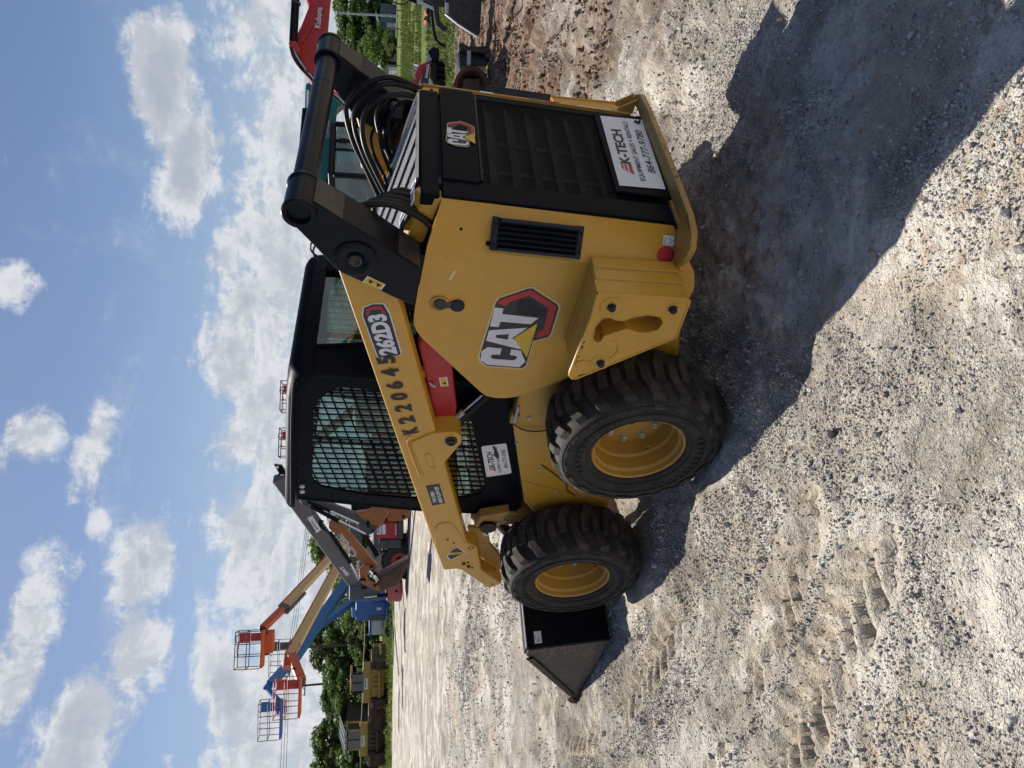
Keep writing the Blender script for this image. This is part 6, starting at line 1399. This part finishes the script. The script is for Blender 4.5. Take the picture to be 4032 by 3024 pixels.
MB().box(-.60, .56, -.56, .76, -1.2, -.95, Mc).build('cab_base', TEAL, G, bevel=.03); MB().box(-.3, .25, .1, .6, -1., .1, Mc).build('seat', BLK, G, bevel=.08)
MB().tube(smooth_path([a1(590, 1130, D6-.2), a1(585, 1060, D6-.3), a1(600, 1030, D6-.3), a1(630, 1028, D6-.3)], 4), .014, 6).build('mirror_arm', BLK, G)
v = MB().sphere((0, 0, 0), 1, 16, 8); v.v = [tuple(a1(648, 1042, D6-.3)+VRH*q[0]*.10+UP*q[2]*.16+FH*q[1]*.03) for q in v.v]; v.build('mirror', BLK, G)
for k in range(7): MB().tube([a1(470+14*k, 1120+12*k, D6+.3), a1(500+12*k, 1345, D6+.4)], .026, 8).build('guard_tube', TEAL, G)
slab1(G, 'upper_body', TEAL, [(860, 1100), (860, 1500), (1050, 1500), (1050, 1100)], D6+.6, 1.6, .05); slab1(G, 'track', BTYRE, [(1060, 1050), (1060, 1560), (1160, 1560), (1160, 1050)], D6+.4, .5, .05)
# small red track loader and attachments on the clay
g0 = ground_at(a1(1390, 470, 15)); m_ = thing('compact_track_loader', 'small red loader with rubber tracks and black bucket in the field', 'track loader', g0)
slab1(m_, 'lift_arm', LRED, [(1125, 640), (1140, 600), (1195, 480), (1215, 465), (1305, 428), (1315, 445), (1240, 500), (1220, 525), (1195, 600), (1180, 650)], 15, .14, .01)
lettering(m_, 'Kubota', a1(1178, 572, 14.98), .22, .05, SHEDW, (a1(1150, 500, 15)-a1(1185, 580, 15)).normalized(), FH.cross((a1(1150, 500, 15)-a1(1185, 580, 15)).normalized())*(1 if FH.cross((a1(1150, 500, 15)-a1(1185, 580, 15)).normalized()).z > 0 else -1), .03)
slab1(m_, 'track', BTYRE, [(1290, 430), (1330, 425), (1385, 460), (1395, 560), (1380, 640), (1310, 640), (1275, 560)], 15, .35, .03)
for k in range(4): MB().disc(a1(1355, 470+k*42, 14.95), .09, .05, 'y', 14).build('track_roller', BLK, m_)
slab1(m_, 'body', GREY, [(1235, 500), (1290, 470), (1310, 640), (1200, 650), (1210, 560)], 15.4, .8, .03); slab1(m_, 'bucket', BLK, [(1262, 370), (1300, 335), (1345, 350), (1345, 430), (1290, 440)], 14.9, 1.3, .02)
MB().tube([a1(1195, 490, 14.95), a1(1160, 482, 14.95)], .05, 8).build('work_lamp', CHR, m_); MB().tube([a1(1265, 470, 14.9), a1(1250, 560, 14.9)], .03, 8).build('ram', CHR, m_)
g0 = hit(1000+1412/1.843, 150); t_ = thing('grapple_attachment', 'long black curved grapple tines with chrome ram at the frame edge', 'grapple', g0)
d7 = (g0-CAM).dot(VF)
slab1(t_, 'tine', DUSTB, [(1290, -60), (1330, -60), (1340, 60), (1350, 150), (1412, 212), (1408, 235), (1365, 222), (1325, 190), (1312, 120), (1300, 40)], d7-.1, .05)
slab1(t_, 'tine', BLK, [(1278, 40), (1296, 40), (1306, 150), (1318, 230), (1335, 290), (1395, 330), (1396, 346), (1345, 325), (1312, 290), (1296, 220)], d7+.4, .05)
MB().tube([a1(1165, 0, d7), a1(1310, 66, d7)], .035, 10).build('ram_rod', CHR, t_); MB().tube([a1(1080, -30, d7), a1(1180, 14, d7)], .06, 10).build('ram_barrel', BLK, t_)
MB().tube(smooth_path([a1(960, -10, d7), a1(1030, 22, d7), a1(1090, 30, d7), a1(1120, 10, d7)], 5), .02, 6).build('hose', HOSE, t_); slab1(t_, 'frame', BLK, [(1230, -120), (1230, -30), (1400, -20), (1420, -120)], d7+.1, .6)
g0 = hit(1000+1655/1.843, 60); t_ = thing('dozer_blade', 'big black steel blade with sloping edge at the frame corner', 'blade', g0); d8 = (g0-CAM).dot(VF)
slab1(t_, 'blade_plate', DUSTB, [(1388, -120), (1388, 30), (1396, 108), (1480, 172), (1622, 262), (1640, 235), (1662, -120)], d8, .10, .01)
MB().tube([a1(1388, 100, d8-.03), a1(1480, 175, d8-.03), a1(1624, 268, d8-.03)], .018, 6).build('blade_edge', STEEL, t_); slab1(t_, 'blade_label', SHEDW, [(1390, 20), (1412, 20), (1412, 95), (1392, 100)], d8-.06, .02, 0)
g0 = hit(1000+1700/1.843, 385/1.843); t_ = thing('bucket_attachment', 'black attachment box with a white label on the clay', 'attachment', g0); d9 = (g0-CAM).dot(VF)
slab1(t_, 'shell', DUSTB, [(1488, 345), (1500, 470), (1690, 480), (1696, 345)], d9, .5, .02); slab1(t_, 'end_plate', DUSTB, [(1488, 310), (1512, 308), (1560, 335), (1700, 332), (1702, 362), (1690, 390), (1540, 372), (1498, 350)], d9-.12, .12, .01)
slab1(t_, 'white_label', SHEDW, [(1548, 366), (1574, 366), (1572, 470), (1545, 470)], d9-.16, .03, 0)
g0 = hit(1000+1712/1.843, 560/1.843); t_ = thing('steel_drum_bucket', 'rusty round-backed digging bucket just right of the loader rear', 'bucket', g0); d9 = (g0-CAM).dot(VF)
arc = [(1580+135*math.sin(w)*.98, 640-165*math.cos(w)) for w in np.linspace(-1.45, 1.45, 15)]
inn = [(1580+108*math.sin(w)*.98, 640-135*math.cos(w)) for w in np.linspace(1.45, -1.45, 15)]
slab1(t_, 'bucket_shell', RUST, arc+inn, d9-.2, .55, .01); slab1(t_, 'side_plate', RUST, [(1580+112*math.sin(w), 650-138*math.cos(w)) for w in np.linspace(-1.5, 1.5, 15)], d9+.28, .03, 0); slab1(t_, 'hanger', RUST, [(1520, 570), (1640, 570), (1640, 660), (1510, 660)], d9-.1, .3, .01)
# orange mower
g0 = hit(1000+1292/1.843, 100/1.843); t_ = thing('ride_on_mower', 'small orange mower on the grass near the frame edge', 'mower', g0); dm = (g0-CAM).dot(VF)
slab1(t_, 'hood', ORANGE, [(1240, 58), (1262, 58), (1285, 70), (1285, 110), (1250, 105)], dm, .9, .03); slab1(t_, 'deck', BLK, [(1268, 62), (1290, 62), (1292, 140), (1270, 140)], dm-.1, 1.2, .02)
for y in (75, 128): MB().disc(a1(1284, y, dm-.15), .18, .15, 'y', 14).build('tyre', BTYRE, t_)
MB().tube([a1(1250, 118, dm), a1(1235, 140, dm), a1(1270, 140, dm)], .04, 6).build('roll_bar', BLK, t_)
# fence along the field
F_ = thing('field_fence', 'wire fence with dark posts across the green field', 'fence', ground_at(a1(1135, 280, 73)))
fp = [a1(1135, 85+133*k-266, 73) for k in range(0, 9)]; fp = [ground_at(q) for q in fp]
for q in fp: MB().tube([q-UP*.2, q+UP*1.5], .045, 6).build('post', WOOD, F_)
for k, q in enumerate(fp): MB().tube([q+UP*1.5, q+UP*1.78-FH*.2], .03, 5).build('post_arm', WOOD, F_)
for u in (1.5, 1.0, .5): MB().tube([q+UP*u for q in fp], .016, 4).build('fence_wire', WIREM, F_)
# sheds behind the field
def shed(px, y0, y1, top, d, wall, roofm, label, rise=.8, deep=6., doors=0):
    a, b = ground_at(a1(px, y0, d)), ground_at(a1(px, y1, d)); z = min(a.z, b.z); w = (b-a).length; h = a1(top, y0, d).z-z
    o = thing('metal_shed', label, 'shed', (a+b)/2, 'sheds beyond the field'); M = Matrix((VRH, FH, UP)).transposed().to_4x4(); M.translation = Vector(((a.x+b.x)/2, (a.y+b.y)/2, z))
    MB().box(-w/2, w/2, 0, deep, -.3, h, M).build('wall', wall, o)
    rf = MB().prism([(-w/2-.3, h-.05), (0, h+rise), (w/2+.3, h-.05), (w/2+.3, h+.08), (0, h+rise+.15), (-w/2-.3, h+.08)], -.4, deep+.4, 'y', lambda q: M @ q).build('roof', roofm, o)
    for k in range(doors): MB().box(-w*.3+k*w*.35, -w*.3+k*w*.35+w*.22, -.03, -.005, 0, h*.75, M).build('door', DARK, o)
    for k in range(int(w/.6)): MB().box(-w/2+.3+k*.6, -w/2+.34+k*.6, -.02, -.004, 0, h, M).build('wall_rib', wall, o)
    return o
shed(985, 30, 165, 915, 112, SHEDB, ROOFG, 'blue metal shed right of the grey pole', .5)
shed(985, 165, 240, 905, 118, SHEDW, SHEDW, 'pale grey shed half hidden by a round tree', .6)
shed(985, 380, 490, 930, 105, SHEDW, SHEDW, 'white roofed carport left of the round tree', .7, doors=1)
# grey roofed barn behind the bulldozers
a_, b_ = ground_at(a8(1600, 1255, 78)), ground_at(a8(1600, 1500, 78)); o = thing('metal_barn', 'grey sheet metal barn roof behind the left bulldozer', 'barn', (a_+b_)/2)
M = Matrix((VRH, FH, UP)).transposed().to_4x4(); M.translation = (a_+b_)/2; w = (b_-a_).length; h0 = a8(1225, 1400, 78).z-M.translation.z; h1 = a8(1160, 1400, 82).z-M.translation.z
MB().box(-w/2+.3, w/2-.3, .3, 8, -.3, h0, M)  .build('wall', BARK, o); MB().add([M @ Vector(q) for q in ((-w/2, 0, h0), (w/2, 0, h0), (w/2, 4.2, h1), (-w/2, 4.2, h1), (-w/2, 0, h0-.1), (w/2, 0, h0-.1), (w/2, 8.6, h0), (-w/2, 8.6, h0))], [(0, 1, 2, 3), (4, 5, 1, 0), (3, 2, 6, 7)]).build('roof', ROOFG, o, smooth=False)
for k in range(int(w/.8)): MB().beam(M @ Vector((-w/2+.4+k*.8, 0, h0+.03)), M @ Vector((-w/2+.4+k*.8, 4.2, h1+.03)), .05, .05).build('roof_rib', ROOFG, o)
# ---------------------------------------------------------------- grass (uncountable)
def grass_field():
    rs = np.random.RandomState(3); n = 46000
    a = np.concatenate([rs.uniform(16, 75, n), rs.uniform(41, 85, n//2)]); side = np.concatenate([np.full(n, -1.), np.full(n//2, 1.)])
    b = np.where(side < 0, -rs.uniform(.15, .60, len(a))*a, rs.uniform(.05, .62, len(a))*a)
    x = CAM.x+FH.x*a+LH.x*b; y = CAM.y+FH.y*a+LH.y*b
    keep = (grass_mask(a, b) > .5+.4*rs.rand(len(a))) & (fbm(x, y, .35, 3, 91) > .43); x, y, a = x[keep], y[keep], a[keep]; n = len(x); z = height(x, y)
    w = rs.uniform(0, 6.28, n); h = rs.uniform(.08, .28, n)*np.clip(a/45, .35, 1.2); wd = .05+.05*rs.rand(n)
    ex, ey = np.cos(w)*wd, np.sin(w)*wd; lx, ly = rs.normal(size=n)*.08, rs.normal(size=n)*.08
    V = np.stack([np.stack([x-ex, y-ey, z-.03], 1), np.stack([x+ex, y+ey, z-.03], 1), np.stack([x+lx, y+ly, z+h], 1)], 1).reshape(-1, 3)
    me = bpy.data.meshes.new('grass'); me.vertices.add(len(V)); me.vertices.foreach_set('co', V.ravel()); me.loops.add(len(V)); me.loops.foreach_set('vertex_index', np.arange(len(V), dtype=np.int32))
    me.polygons.add(n); me.polygons.foreach_set('loop_start', np.arange(0, len(V), 3, dtype=np.int32)); me.polygons.foreach_set('loop_total', np.full(n, 3, dtype=np.int32)); me.update(calc_edges=True)
    me.materials.append(leaf_mat('grass_blade', (.10, .125, .035), (.22, .225, .085))); o = bpy.data.objects.new('grass', me); C.objects.link(o); tag(o, 'rough green grass and weeds around the lot', 'grass', kind='stuff')
grass_field()
# tidy helper properties
for o in bpy.data.objects:
    if '_at' in o: del o['_at']
